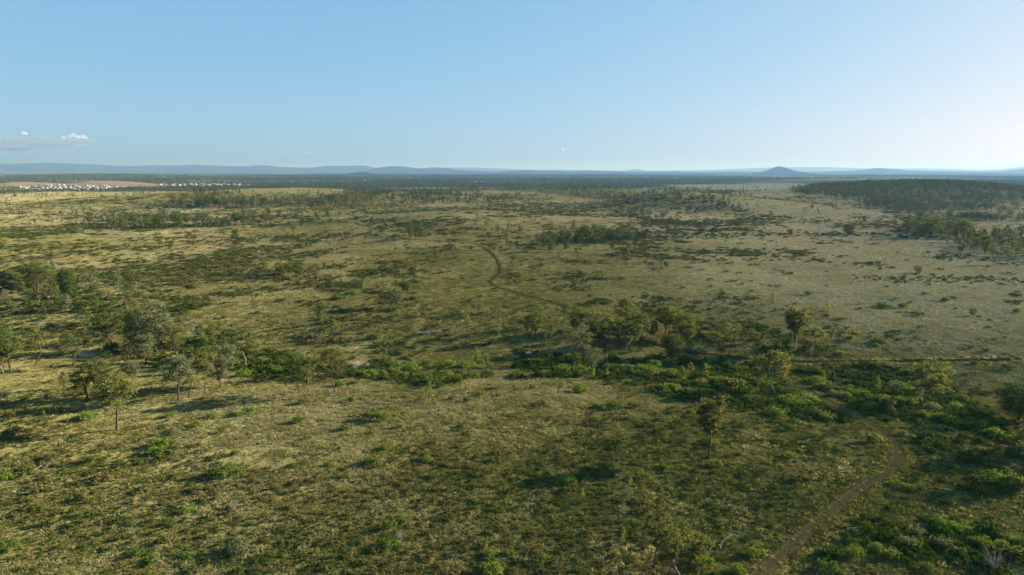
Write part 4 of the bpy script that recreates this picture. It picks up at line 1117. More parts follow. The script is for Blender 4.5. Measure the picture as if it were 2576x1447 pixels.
for u, v, rot, m_, lab in [(1219, 873, 2.9, H_black, 'black cow grazing in the shaded strip, larger one of two together'), (1232, 869, 1.3, H_black, 'black cow seen end on just behind the other black cow'),
        (1322, 879, 2.9, H_brown, 'dark brown cow grazing behind the white cow'), (1330, 894, 3.4, H_white, 'white cow grazing at the edge of the tree shadow'), (1350, 891, 3.1, H_black, 'black cow grazing right of the white cow'),
        (2259, 950, 0.4, H_black, 'dark cow half hidden in the thicket beyond the track'), (2213, 947, 0.2, H_brown, 'brown cow in the grass left of the half hidden dark cow'),
        (45, 511, 0.2, H_white, 'white cow on the far pale rise, left one'), (57, 513, 0.3, H_white, 'white cow on the far pale rise, middle one'), (69, 512, 0.1, H_white, 'white cow on the far pale rise, right one')]:
    o = build_cow(m_); x, y, z = (float(a[0]) for a in ground_at(u, v))
    o.location = (x, y, z); o.rotation_euler = (0, 0, rot); s_ = 1.25; o.scale = (s_, s_, s_)
    tag(o, lab, 'cow', 'grazing cattle')
    SHRUB_SPOTS.append((x, y, 2.2))

# ------------------------------------------------------------------ houses of the estate, far sheds and the mast
def plain_mat(name, c, rough=0.6):
    b = NB(name); n = b.noise(0.8, 3, 0.5, b.n('ShaderNodeTexCoord').outputs['Object'])
    p = b.n('ShaderNodeBsdfPrincipled', i={'Roughness': rough})
    b.link(b.ramp(n, [(0.3, tuple(k * .88 for k in c)), (0.7, c)]), p.inputs['Base Color']); return b.done(p.outputs[0])
ROOFS = [plain_mat('white_roof', (.33, .34, .36), .5), plain_mat('pale_grey_roof', (.36, .38, .41), .5), plain_mat('dark_grey_roof', (.12, .13, .15), .4), plain_mat('blue_grey_roof', (.30, .36, .42), .4), plain_mat('cream_roof', (.32, .29, .25), .6)]
RWORD = ['white', 'pale grey', 'dark grey', 'blue grey', 'cream']
M_wall = plain_mat('rendered_wall', (.36, .33, .29)); M_glass = plain_mat('window_glass', (.05, .06, .08), .1)
def build_house(L, W, wh, rh, hip, wing):
    V, F, K = [], [], []
    def quad(*p, m=0): F.append([len(V) + i for i in range(len(p))]); V.extend(p); K.append(m)
    def block(x0, x1, y0, y1):
        for a, c in (((x0, y0), (x1, y0)), ((x1, y0), (x1, y1)), ((x1, y1), (x0, y1)), ((x0, y1), (x0, y0))):
            quad((*a, -1), (*c, -1), (*c, wh), (*a, wh))
            dx, dy = c[0] - a[0], c[1] - a[1]; l = math.hypot(dx, dy); nx, ny = dy / l * .03, -dx / l * .03
            for f0, f1 in ((.15, .32), (.62, .82)):
                quad((a[0] + dx * f0 + nx, a[1] + dy * f0 + ny, .9), (a[0] + dx * f1 + nx, a[1] + dy * f1 + ny, .9), (a[0] + dx * f1 + nx, a[1] + dy * f1 + ny, wh - .4), (a[0] + dx * f0 + nx, a[1] + dy * f0 + ny, wh - .4), m=2)
        e = .7; a, b_, c, d = x0 - e, x1 + e, y0 - e, y1 + e; ym = (c + d) / 2; hp = (d - c) / 2 * hip
        q = [(a, c, wh), (b_, c, wh), (b_, d, wh), (a, d, wh), (a + hp, ym, wh + rh), (b_ - hp, ym, wh + rh)]
        quad(q[0], q[1], q[5], q[4], m=1); quad(q[2], q[3], q[4], q[5], m=1); quad(q[1], q[2], q[5], m=1); quad(q[3], q[0], q[4], m=1)
        quad(q[3], q[2], q[1], q[0], m=1)
    block(-L / 2, L / 2, -W / 2, W / 2)
    if wing: block(L / 2 - W * .8, L / 2 - .15, -W / 2 - W * .7, -W / 2 - .05)
    me = bpy.data.meshes.new('house'); me.from_pydata(V, [], F)
    for m_ in (M_wall, ROOFS[0], M_glass): me.materials.append(m_)
    me.polygons.foreach_set('material_index', K); return me
HM = [build_house(20, 12, 3.0, 2.6, 1, True), build_house(24, 13, 3.0, 2.4, .9, True), build_house(17, 11, 3.0, 2.6, 1, False), build_house(18, 11, 5.6, 2.4, .8, False), build_house(44, 22, 6.0, 2.6, .1, False)]
def house(u, v, mi, roof, label, group, rot=None, z=None):
    x, y, z_ = (float(a[0]) for a in ground_at(u, v))
    o = new_obj('house' if mi < 4 else 'shed', HM[mi], loc=(x, y, z_)); o.material_slots[1].link = 'OBJECT'; o.material_slots[1].material = ROOFS[roof]
    o.rotation_euler = (0, 0, random.choice([0, .15, 1.57, 1.72, 3.14]) + random.uniform(-.15, .15) if rot is None else rot)
    tag(o, label.replace('ROOF', RWORD[roof]), 'house' if mi < 4 else 'shed', group)
HOUSE_XY = []
def street_fill(poly, n, gap, lab, grp, seed, big=(0, 1, 2, 3)):
    r = np.random.default_rng(seed)
    made = []
    for x, y, z in uv_fill(poly, n, gap, r):
        roof = int(r.choice([0, 0, 0, 1, 1, 3, 2, 4])); HOUSE_XY.append((x, y))
        o = new_obj('house', HM[int(r.choice(big))], loc=(x, y, z)); o.material_slots[1].link = 'OBJECT'; o.material_slots[1].material = ROOFS[roof]
        o.rotation_euler = (0, 0, r.choice([.1, 1.67, 3.2, 4.8]) + r.uniform(-.12, .12)); o.scale = (.95, .95, 1.0)
        tag(o, f'{RWORD[roof]}-roofed house, NTH from the left {lab}', 'house', grp); made.append(o)
    number_along(made, lambda o, n: o['label'].replace('NTH', n))
street_fill([(38, 470), (120, 466.5), (230, 466.5), (330, 470.5), (292, 474), (280, 479), (180, 478), (60, 477)], 66, 27, 'in the estate below the bare earth hill', 'houses of the near estate', 4)
street_fill([(378, 465.5), (450, 462.8), (520, 462.6), (600, 464.5), (640, 467), (560, 468), (440, 468)], 46, 30, 'in the farther estate', 'houses of the farther estate', 5)
for u, v, mi, rf, lab in [(136, 438.3, 4, 0, 'large white building on the far wooded rise'), (128, 438.6, 3, 0, 'smaller white building beside the large one on the far wooded rise'), (18, 443, 4, 0, 'long white shed in the far trees at left'),
        (408, 444, 4, 4, 'long pale shed in the far woods beyond the estate'), (1290, 455, 4, 3, 'blue-roofed shed at the edge of the plain woods'), (1340, 458, 2, 3, 'small blue-roofed house in the plain woods'), (915, 455, 4, 0, 'white shed glinting in the middle plain woods'),
        (930, 455.2, 4, 1, 'pale shed just right of the glinting white shed'), (863, 460, 2, 0, 'white-roofed house in the woods past the farther estate'), (1620, 477, 2, 3, 'small pale farmhouse among the plain trees'), (1640, 477.5, 2, 1, 'grey farmhouse beside the small pale one'),
        (1840, 447, 2, 0, 'white speck of a house on the far plain'), (1700, 449, 4, 0, 'white sheds on the far plain'), (1570, 447.5, 4, 0, 'bright sheds of the distant village')]:
    house(u, v, mi, rf, lab, None)
x, y, z = (float(a[0]) for a in ground_at(1368, 441))
tb = Tubes(5); hm = CAM_Z + float(ray(1368, 424)[1]) * y - z
for k in range(3):
    a = k * 2.0944; tb.add([(6 * math.cos(a), 6 * math.sin(a), -1), (.6 * math.cos(a), .6 * math.sin(a), hm * .9)], [.9, .6])
for k in range(12):
    f = k / 12; rr_ = 6 * (1 - f) + .6 * f; zz = hm * .9 * f
    for j in range(3):
        a = j * 2.0944; c = a + 2.0944; r2 = 6 * (1 - f - .083) + .6 * (f + .083)
        tb.add([(rr_ * math.cos(a), rr_ * math.sin(a), zz), (r2 * math.cos(c), r2 * math.sin(c), zz + hm * .075)], [.35, .35])
tb.add([(0, 0, hm * .86), (0, 0, hm)], [.8, .4])
tag(new_obj('radio_mast', tb.mesh('radio_mast', [BARK['dark']]), loc=(x, y, z)), 'thin dark radio mast rising above the horizon hills', 'mast')
# ------------------------------------------------------------------ masses nobody could count: grass, scrub, woods
PROTO = {}
def proto_collection(name, meshes):
    c = bpy.data.collections.new(name)
    for i, me in enumerate(meshes):
        o = bpy.data.objects.new(f'{name}_{i:02d}', me); c.objects.link(o)
    return c

def scatter(name, x, y, z, rot, scale, pick, tint, coll):
    me = bpy.data.meshes.new(name)
    n = len(x); me.vertices.add(n)
    me.vertices.foreach_set('co', np.stack([x, y, z], 1).astype(np.float32).ravel())
    for nm, ty, val in (('turn', 'FLOAT', rot), ('tint', 'FLOAT', tint), ('pick', 'INT', pick)):
        a = me.attributes.new(nm, ty, 'POINT'); a.data.foreach_set('value', np.asarray(val, np.int32 if ty == 'INT' else np.float32))
    a = me.attributes.new('size', 'FLOAT_VECTOR', 'POINT'); a.data.foreach_set('vector', np.asarray(scale, np.float32).ravel())
    o = new_obj(name, me)
    g = bpy.data.node_groups.new(name, 'GeometryNodeTree')
    g.interface.new_socket('Geometry', in_out='INPUT', socket_type='NodeSocketGeometry'); g.interface.new_socket('Geometry', in_out='OUTPUT', socket_type='NodeSocketGeometry')
    N = g.nodes.new; L = g.links.new
    gi, go, ip, ci = N('NodeGroupInput'), N('NodeGroupOutput'), N('GeometryNodeInstanceOnPoints'), N('GeometryNodeCollectionInfo')
    ci.inputs['Collection'].default_value = coll; ci.inputs['Separate Children'].default_value = True; ci.inputs['Reset Children'].default_value = True
    ip.inputs['Pick Instance'].default_value = True
    def at(nm, ty):
        q = N('GeometryNodeInputNamedAttribute'); q.data_type = ty; q.inputs[0].default_value = nm; return q.outputs[0]
    cx = N('ShaderNodeCombineXYZ'); L(at('turn', 'FLOAT'), cx.inputs[2])
    L(gi.outputs[0], ip.inputs['Points']); L(ci.outputs[0], ip.inputs['Instance']); L(at('pick', 'INT'), ip.inputs['Instance Index'])
    er = N('FunctionNodeEulerToRotation'); L(cx.outputs[0], er.inputs[0]); L(er.outputs[0], ip.inputs['Rotation']); L(at('size', 'FLOAT_VECTOR'), ip.inputs['Scale'])
    L(ip.outputs[0], go.inputs[0])
    md = o.modifiers.new('scatter', 'NODES'); md.node_group = g
    return tag(o, kind='stuff')

def inst_mat(name, stops, trans=0.25, vary=0.35):
    b = NB(name)
    ti = b.n('ShaderNodeAttribute', attribute_name='tint', attribute_type='INSTANCER').outputs['Fac']
    geo = b.n('ShaderNodeNewGeometry')
    f = b.math('ADD', ti, b.math('MULTIPLY', b.math('SUBTRACT', geo.outputs['Random Per Island'], 0.5), vary))
    col = b.ramp(f, stops)
    t = b.n('ShaderNodeBsdfTranslucent'); b.link(col, t.inputs['Color'])
    g = b.n('ShaderNodeMixShader', i={0: trans}); b.link(b.diffuse(col, 0.8), g.inputs[1]); b.link(t.outputs[0], g.inputs[2])
    return b.done(g.outputs[0])

M_grass = inst_mat('tussock_grass', [(0.0, (0.098, 0.112, 0.026)), (0.3, (0.212, 0.196, 0.058)), (0.6, (0.330, 0.300, 0.128)), (1.0, (0.470, 0.420, 0.245))], 0.5, 0.22)
M_scrub = inst_mat('scrub_leaves', [(0.0, (0.056, 0.102, 0.012)), (0.22, (0.046, 0.072, 0.014)), (0.5, (0.070, 0.084, 0.022)), (0.7, (0.108, 0.104, 0.030)), (1.0, (0.135, 0.106, 0.042))], 0.2)
M_wood = inst_mat('woodland_leaves', [(0.0, (0.042, 0.066, 0.024)), (0.5, (0.080, 0.106, 0.038)), (1.0, (0.140, 0.145, 0.060))], 0.2)

def tuft(seed, nb, spread=.5, hgt=1.0, wd=.12, lean=.55):
    """a tussock: splayed tapering blades, unit radius and height"""
    r = np.random.default_rng(seed); V = []; F = []
    for i in range(nb):
        a = r.uniform(0, 6.283); d = spread * math.sqrt(r.random()); c = np.array([d * math.cos(a), d * math.sin(a), -.05])
        la = a + r.normal() * .8; h = hgt * r.uniform(.5, 1.0) * (1.1 - .5 * d); ln = lean * r.uniform(.3, 1.1) * h
        dr = np.array([math.cos(la), math.sin(la), 0]); sd = np.array([-dr[1], dr[0], 0]); sd = sd * math.cos(.6) + dr * math.sin(r.uniform(-1, 1)); w = wd * r.uniform(.7, 1.3)
        k = len(V)
        V += [c - sd * w, c + sd * w, c + dr * ln * .45 + [0, 0, h * .65] + sd * w * .8, c + dr * ln * .45 + [0, 0, h * .65] - sd * w * .8, c + dr * ln + [0, 0, h]]
        F += [(k, k + 1, k + 2, k + 3), (k + 3, k + 2, k + 4)]
    return V, F
def mk(name, vf, mat):
    me = bpy.data.meshes.new(name); me.from_pydata([tuple(v) for v in vf[0]], [], vf[1]); me.materials.append(mat); return me
G_tufts = proto_collection('tussock', [mk('tussock', tuft(i, 20, .46, 1.0, .095, .95), M_grass) for i in range(8)])
def scrub_mesh(seed):
    r = np.random.default_rng(500 + seed); P, N, S = [], [], []
    for i in range(5):
        a = r.uniform(0, 6.283); d = .6 * math.sqrt(r.random())
        q = clump(r, np.array([d * math.cos(a), d * math.sin(a), r.uniform(.2, .5)]), r.uniform(.3, .5), 20, .26, .8, .3, .6)
        P.append(q[0]); N.append(q[1]); S.append(q[2])
    P = np.concatenate(P); P[:, 2] = np.abs(P[:, 2])
    V, F = leaf_quads(r, P, np.concatenate(N), np.concatenate(S), .7)
    return mesh_np('scrub', V, F, [M_scrub])
G_scrub = proto_collection('scrub', [scrub_mesh(i) for i in range(7)])
def wood_mesh(seed, far=False):
    r = np.random.default_rng(700 + seed); P, N, S = [], [], []
    n = 9 if not far else 7
    for i in range(n):
        a = r.uniform(0, 6.283); d = 4.0 * math.sqrt(r.random()); z = (r.uniform(.40, .92) - .012 * d * d) * 15
        q = clump(r, np.array([d * math.cos(a), d * math.sin(a), z]), r.uniform(1.4, 2.3), 15 if not far else 7, 1.25 if not far else 2.2, .75, .5, .6)
        P.append(q[0]); N.append(q[1]); S.append(q[2])
    V, F = leaf_quads(r, np.concatenate(P), np.concatenate(N), np.concatenate(S), .75)
    tb = Tubes(4); tb.add([(0, 0, -.5), (.2, .1, 5), (.4, -.2, 11)], [.32, .24, .1])
    for i in range(2): tb.add([(.2, .1, 5), (r.normal() * 1.5, r.normal() * 1.5, 8), (r.normal() * 2.4, r.normal() * 2.4, 11)], [.18, .12, .05])
    TV = np.concatenate(tb.V); TF = np.concatenate(tb.F)
    return mesh_np('wood', np.concatenate([V, TV]), [F, TF + len(V)], [M_wood, BARK['dark']], np.r_[np.zeros(len(F), int), np.ones(len(TF), int)])
G_wood = proto_collection('wood_tree', [wood_mesh(i) for i in range(6)] + [wood_mesh(10 + i, True) for i in range(4)])

def spots_gap(x, y, spots):
    k = np.ones(len(x), bool)
    for sx, sy, sr in spots:
        c = np.nonzero((np.abs(x - sx) < sr) & (np.abs(y - sy) < sr))[0]
        if len(c): k[c[np.hypot(x[c] - sx, y[c] - sy) < sr]] = False
    return k
def polar(n, r0, r1, a=46, p=0.0):
    u = rng.random(n)
    r = r0 * (r1 / r0) ** u
    t = np.radians(rng.uniform(-a, a, n))
    return r * np.sin(t), r * np.cos(t), r
def in_patch(x, y):
    k = np.zeros(len(x), bool)
    for px, py in PATCHES: k |= poly_mask(x, y, list(zip(px, py)))
    return k

# tussock grass
x, y, r_ = polar(290000, 66, 2000, 52)
gap = track_gap(x, y)
sz = np.clip(0.0047 * r_, .72, 9) * np.clip(np.exp(rng.normal(size=len(x)) * .36), .45, 2.3) * .92
k = (gap > sz * .50 + .1) & (~in_patch(x, y) | (rng.random(len(x)) < .3)) & spots_gap(x, y, SHRUB_SPOTS)
gap = gap[k]; x, y, r_, sz = x[k], y[k], r_[k], sz[k]
dr_ = dryness(x, y)
# grazed and trampled lines, thin places
thin = fbm(x / 7.0, y / 7.0, 91, 3) + 0.5 * fbm(x / 40, y / 40, 93, 2)
rid = np.abs(fbm(x / 17, y / 17, 98, 3)); rid2 = np.abs(fbm(x / 60, y / 60, 99, 2))
k = (rng.random(len(x)) < sstep(-.75, -.2, thin)) & ((rid > .045) | (fbm(x / 45, y / 45, 94, 2) < .05)) & (rid2 > .012)
x, y, r_, sz, dr_, thin, gap = x[k], y[k], r_[k], sz[k], dr_[k], thin[k], gap[k]
tint = np.clip(dr_ * .80 + .14 + rng.normal(size=len(x)) * (.10 - .05 * sstep(250, 700, r_)) + .26 * fbm(x / 5, y / 5, 95, 2) * sstep(600, 250, r_) + (.22 + .14 * sstep(400, 200, r_)) * fbm(x / 22, y / 22, 96, 3), 0, 1)
hz = np.clip(.24 + .08 * sz, .22, .75) * (1 + .35 * sstep(330, 180, r_)) * (1 + .35 * fbm(x / 12, y / 12, 97, 2)) * rng.uniform(.7, 1.2, len(x)) * (.75 + .5 * ((sz / np.clip(.0047 * r_, .72, 9) > 1.25) & (r_ < 300)))
hz = np.where(gap < 1.2 + sz, np.maximum(hz, .55 * rng.uniform(.7, 1.2, len(x))), hz)
EX, EY, EH, ES = [], [], [], []
for c, w in TRACKS[:2]:                                          # taller grass standing along both banks of the two long tracks
    tg = np.gradient(c, axis=0); tg /= np.linalg.norm(tg, axis=1)[:, None] + 1e-9
    ry = np.hypot(c[:, 0], c[:, 1]).mean(); n = int(len(c) * 2.5 * (11 if ry < 300 else 5))
    i = rng.integers(0, len(c), n); sd = np.where(rng.random(n) < .62, 1, -1) * np.where(tg[i, 1] > 0, 1, 1)
    nm = np.stack([np.abs(tg[i, 1]) * 1.0, -tg[i, 0] * np.sign(tg[i, 1] + 1e-9)], 1) * sd[:, None]
    o_ = w * .56 + np.abs(rng.normal(size=n)) * .9
    f_ = rng.random(n)[:, None]; c2 = c[i] * (1 - f_) + c[np.minimum(i + 1, len(c) - 1)] * f_
    keep = rng.random(n) < sstep(-.5, .35, fbm(c2[:, 0] / 6, c2[:, 1] / 6, 101, 2)); c2 = np.where(keep[:, None], c2, 1e6)
    EX.append(c2[:, 0] + nm[:, 0] * o_ + rng.normal(size=n) * .3); EY.append(c2[:, 1] + nm[:, 1] * o_ + rng.normal(size=n) * .3)
    EH.append(np.where(sd > 0, .62, .36) * rng.uniform(.7, 1.25, n)); ES.append(rng.uniform(.7, 1.2, n) * (1 if ry < 300 else 1.5))
ex, ey = np.concatenate(EX), np.concatenate(EY); ek = ex < 1e5; ex, ey = ex[ek], ey[ek]
x = np.r_[x, ex]; y = np.r_[y, ey]; sz = np.r_[sz, np.concatenate(ES)[ek]]; hz = np.r_[hz, np.concatenate(EH)[ek]]
tint = np.r_[tint, np.clip(dryness(ex, ey) * .75 - .04 + rng.normal(size=len(ex)) * .1, 0, 1)]
scatter('grass', x, y, height(x, y) - .02, rng.uniform(0, 6.283, len(x)), np.stack([sz, sz, hz], 1), rng.integers(0, 8, len(x)), tint, G_tufts)

# low scrub and weeds
x, y, r_ = polar(245000, 68, 2600, 52)
gap = track_gap(x, y)
uu_, vv_ = to_grid(x, y, height(x, y))
thin_ = 1 - .72 * poly_mask(uu_, vv_, [(1600, 690), (2200, 690), (2250, 900), (2050, 890), (1880, 845), (1700, 780)]) - .5 * poly_mask(uu_, vv_, [(1600, 1130), (2576, 1130), (2700, 1500), (1500, 1500)])
s_ = scrub(x, y) + .58 * fbm(x / 24, y / 24, 61, 3) + .42 * fbm(x / 7.5, y / 7.5, 62, 2) * sstep(500, 250, r_)
sz = np.clip(.0034 * r_, .55, 3.2) * np.exp(rng.normal(size=len(x)) * .5)
k = (gap > sz * .9 + .3) & ~in_patch(x, y) & spots_gap(x, y, SHRUB_SPOTS) & (rng.random(len(x)) < (sstep(.36, .98, s_) * .68 + .015) * (.66 + .34 * sstep(220, 450, r_)) * thin_)
x, y, r_, sz, s_ = x[k], y[k], r_[k], sz[k], s_[k]
tint = np.clip(.50 + rng.normal(size=len(x)) * .2 + .35 * fbm(x / 60, y / 60, 63, 2), 0, 1)
hz = np.clip(sz * rng.uniform(.5, 1.0, len(x)), .3, 2.2)
# denser green lines along the drains and gullies
lines = [[(1330, 625), (1440, 598), (1660, 597), (1800, 594), (1900, 591), (2010, 592), (2120, 590), (2240, 592), (2300, 598), (2420, 604)], [(1830, 560), (1700, 565), (1660, 560), (1600, 545), (1560, 535)], [(1960, 545), (1930, 550), (1880, 562)],
         [(0, 690), (60, 700), (150, 715), (240, 760), (330, 790)], [(150, 580), (210, 575), (280, 568), (400, 570), (560, 570)], [(640, 600), (720, 596), (880, 590), (1000, 596)], [(800, 720), (850, 715), (880, 735), (900, 742)], [(560, 905), (640, 925), (700, 935), (860, 945)],
         [(2150, 700), (2240, 706), (2400, 700), (2500, 705), (2576, 710)], [(2340, 650), (2400, 645), (2500, 655)], [(0, 600), (120, 590), (200, 585)], [(640, 575), (760, 560), (900, 556), (1010, 556)], [(200, 640), (280, 625), (330, 617)], [(1060, 640), (1110, 625), (1150, 623)],
         [(1400, 700), (1480, 690), (1450, 720), (1390, 730)]]
X2, Y2, S2, T2 = [], [], [], []
for ln in lines:
    lx, ly, lz = ground_at([p[0] for p in ln], [p[1] for p in ln])
    d = np.r_[0, np.cumsum(np.hypot(np.diff(lx), np.diff(ly)))]
    ry = float(ly.mean()); n = int(d[-1] / max(2.0, ry * .006)) * 4
    t = rng.random(n) * d[-1]; wid = ry * .014
    X2.append(np.interp(t, d, lx) + rng.normal(size=n) * wid); Y2.append(np.interp(t, d, ly) + rng.normal(size=n) * wid * 1.4)
    S2.append(np.clip(ry * .0030, .8, 3.4) * np.exp(rng.normal(size=n) * .4)); T2.append(np.clip(.25 + .2 * rng.normal(size=n), 0, 1))
x = np.r_[x, np.concatenate(X2)]; y = np.r_[y, np.concatenate(Y2)]; s2 = np.concatenate(S2); sz = np.r_[sz, s2]; tint = np.r_[tint, np.concatenate(T2)]; hz = np.r_[hz, np.clip(s2 * rng.uniform(.7, 1.1, len(s2)), .5, 3)]
EXTRA = [((2120, 1060), (2576, 1085), (2620, 1230), (2440, 1250), (2300, 1150), (2200, 1090)), ((600, 880), (700, 885), (880, 925), (880, 955), (700, 955), (590, 930)), ((0, 700), (170, 712), (330, 770), (300, 785), (120, 790), (0, 785)),
         ((1290, 880), (1480, 900), (1480, 935), (1300, 930)), ((330, 870), (470, 850), (600, 870), (590, 930), (400, 930)), ((1850, 800), (2110, 870), (2100, 895), (1900, 890)), ((1720, 820), (1850, 830), (1800, 875), (1700, 870))]
for pl, n_ in zip(list(THICK) + EXTRA, (5400, 560, 330, 380, 1000, 700, 500, 700, 350, 250)):                       # the ground layer of the thickets
    q = np.array(uv_fill(pl, n_ // 5, .55, rng)); q = np.concatenate([q + rng.normal(size=q.shape) * [1.1, 1.6, 0] for _ in range(4)])
    w_ = np.exp(rng.normal(size=len(q)) * .35) * 1.25
    x = np.r_[x, q[:, 0]]; y = np.r_[y, q[:, 1]]; sz = np.r_[sz, w_]; tint = np.r_[tint, np.clip(.12 + .16 * rng.normal(size=len(q)), 0, 1)]; hz = np.r_[hz, w_ * rng.uniform(.8, 1.25, len(q))]
g_ = track_gap(x, y); hz = np.where(g_ < 5, hz * .6, hz)
k = g_ > sz * .85 + .7; x, y, sz, tint, hz = x[k], y[k], sz[k], tint[k], hz[k]
scatter('undergrowth', x, y, height(x, y) - .03, rng.uniform(0, 6.283, len(x)), np.stack([sz, sz, hz], 1), rng.integers(0, 7, len(x)), tint, G_scrub)

# far woods and the scattered small trees of the middle distance
def hq(i, x, y, sx=1.0, sy=1.0):
    hx, hy, hz_, wx, wy, ro, p = HILLS[i]
    dx, dy = x - hx, y - hy; c, s = math.cos(ro), math.sin(ro)
    return np.exp(-(((dx * c + dy * s) / (wx * sx)) ** 2 + ((-dx * s + dy * c) / (wy * sy)) ** 2))
PX, PY, PS, PH, PT = [], [], [], [], []
def add_wood(x, y, s, h, t):
    PX.append(x); PY.append(y); PS.append(s); PH.append(h); PT.append(t)
def box_pts(n, x0, x1, y0, y1): return rng.uniform(x0, x1, n), rng.uniform(y0, y1, n)
x, y = box_pts(34000, 330, 2400, 950, 2900)                    # forested hill on the right and the flat behind it
den = np.maximum(sstep(.30, .62, hq(8, x, y, 1.15, 1.25)), sstep(.30, .6, hq(10, x, y, 1.3, 1.2))) * sstep(.22, .38, x / y)
u_, v_ = to_grid(x, y, height(x, y))
FOREST = [(1990, 482), (2100, 462), (2250, 455), (2700, 470), (2760, 570), (2560, 556), (2500, 548), (2440, 562), (2380, 560), (2320, 548), (2200, 528), (2130, 512), (2060, 499)]
den = np.maximum(den, .9 * poly_mask(u_, v_, FOREST)) * sstep(-.36, .12, fbm(x / 120, y / 120, 80, 3) + .35 * sstep(500, 480, v_))
k = (rng.random(len(x)) < den * .85) & poly_mask(u_ + 55 * fbm(x / 60, y / 60, 87, 2), v_ + 9 * fbm(x / 45, y / 45, 88, 2), FOREST)
add_wood(x[k], y[k], rng.uniform(.8, 1.25, k.sum()), rng.uniform(.75, 1.2, k.sum()), rng.uniform(.15, 1.0, k.sum()))
x, y = box_pts(16000, -1400, 1500, 1400, 3000)                   # ridges in the middle
den = .55 * sstep(.35, .8, hq(1, x, y, 1.1, 1)) * sstep(-.1, .3, fbm(x / 160, y / 160, 81, 3)) + .75 * sstep(.3, .7, hq(2, x, y, 1.2, 1.0)) * sstep(-.25, .2, fbm(x / 150, y / 150, 82, 3)) + .3 * sstep(.3, .7, hq(4, x, y)) * sstep(0, .4, fbm(x / 130, y / 130, 83, 3)) + .25 * sstep(.3, .7, hq(6, x, y))
k = rng.random(len(x)) < den * .5
add_wood(x[k], y[k], rng.uniform(.6, 1.15, k.sum()), rng.uniform(.5, 1.1, k.sum()), rng.uniform(.1, 1, k.sum()))
x, y, r_ = polar(9500, 620, 2700, 46)                           # single small trees, loosely clustered
den = sstep(.08, .5, fbm(x / 210, y / 210, 84, 4) + .22 * sstep(900, 1500, r_)) * (.30 + .7 * sstep(700, 1500, r_))
u_, v_ = to_grid(x, y, height(x, y))
k = (rng.random(len(x)) < den * .42) & ~((v_ > 560) & (u_ > 1650)) & ~((u_ > 1900) & (v_ > 495) & (u_ < 2330) & (rng.random(len(x)) < .85)) & spots_gap(x, y, TREE_SPOTS) & (track_gap(x, y) > 6)
q = rng.uniform(.28, 1.0, k.sum())
add_wood(x[k], y[k], q * rng.uniform(.7, 1.1, k.sum()), q, rng.uniform(.1, 1, k.sum()))
for bl, n_ in (([(700, 500), (850, 503), (1000, 504), (1100, 500)], 150), ([(870, 482), (1000, 490), (1180, 497), (1300, 500)], 190), ([(1160, 470), (1300, 468), (1500, 470), (1650, 476), (1780, 478)], 260), ([(1430, 497), (1560, 500), (1640, 495)], 70),
        ([(1500, 480), (1700, 488), (1850, 486)], 110), ([(1680, 510), (1760, 506), (1850, 515)], 60), ([(980, 520), (1100, 512), (1250, 508)], 80), ([(2260, 546), (2400, 553), (2560, 557)], 120), ([(1040, 478), (1200, 484), (1330, 482)], 130), ([(470, 500), (520, 490), (600, 492)], 50), ([(1560, 535), (1600, 540), (1690, 560), (1800, 566)], 50)):
    lx, ly, lz = ground_at([p[0] for p in bl], [p[1] for p in bl]); d = np.r_[0, np.cumsum(np.hypot(np.diff(lx), np.diff(ly)))]
    t = rng.random(n_) * d[-1]; t += 30 * np.sin(t / 37)
    wd_ = rng.normal(size=n_) * (14 + 16 * np.abs(fbm(t / 90, t * 0 + n_, 89, 2)))
    bx, by = np.interp(t, d, lx) + rng.normal(size=n_) * 12, np.interp(t, d, ly) + wd_ * 1.6
    q = rng.uniform(.45, 1.15, n_); add_wood(bx, by, q * rng.uniform(.8, 1.2, n_), q, rng.uniform(0, .8, n_))
x, y, r_ = polar(30000, 2500, 16000, 46)                        # the wooded plain
fl = fbm(x / 1500, y / 700, 71, 3) + .25 * sstep(0, .6, x / (y + 1)) - .12
edge = sstep(2550, 3100, r_ + 240 * fbm(x / 300, y / 300, 86, 2))
e1 = np.maximum(sstep(.28, .5, hq(12, x, y, 1.1, 1.4)), sstep(.28, .5, hq(13, x, y)))
pale = hq(11, x, y, 1.3, 1.2)
k = (rng.random(len(x)) < edge * (sstep(.30, .10, fl) * .95 + .04) * (1 - e1) * (1 - .93 * sstep(.2, .5, pale)))
u_, v_ = to_grid(x, y, height(x, y))
town = (poly_mask(u_, v_, [(20, 479), (40, 468), (120, 464), (230, 464), (335, 468), (330, 474), (290, 481), (150, 481)]) | poly_mask(u_, v_, [(370, 467), (450, 461.5), (520, 461), (600, 463), (650, 467), (560, 470), (440, 470)])) & (rng.random(len(x)) < .4)
k &= ~town
x, y, r_ = x[k], y[k], r_[k]
big = np.clip(r_ / 4200, .9, 4.2)
add_wood(x, y, big * rng.uniform(.8, 1.3, len(x)), np.clip(.8 + .12 * big, 0, 1.35) * rng.uniform(.7, 1.15, len(x)), rng.uniform(0, .75, len(x)))
x, y, r_ = polar(2600, 2900, 4700, 46)                           # trees along the estate edges and on the wooded hill
k = (rng.random(len(x)) < .9 * sstep(.35, .7, hq(14, x, y, 1.1, 1.1)))
add_wood(x[k], y[k], rng.uniform(1, 1.4, k.sum()), rng.uniform(.8, 1.2, k.sum()), rng.uniform(0, .5, k.sum()))
for pl, n in (([(0, 484), (120, 483), (290, 479), (330, 474), (400, 473), (560, 470), (700, 470), (690, 473), (520, 473), (400, 478), (300, 482), (120, 487), (0, 490)], 420), ([(300, 486), (420, 480), (560, 478), (640, 480), (500, 486)], 60)):
    p = np.array(uv_fill(pl, n, 6, rng)); add_wood(p[:, 0], p[:, 1], rng.uniform(.8, 1.3, len(p)), rng.uniform(.6, 1.1, len(p)), rng.uniform(0, .7, len(p)))
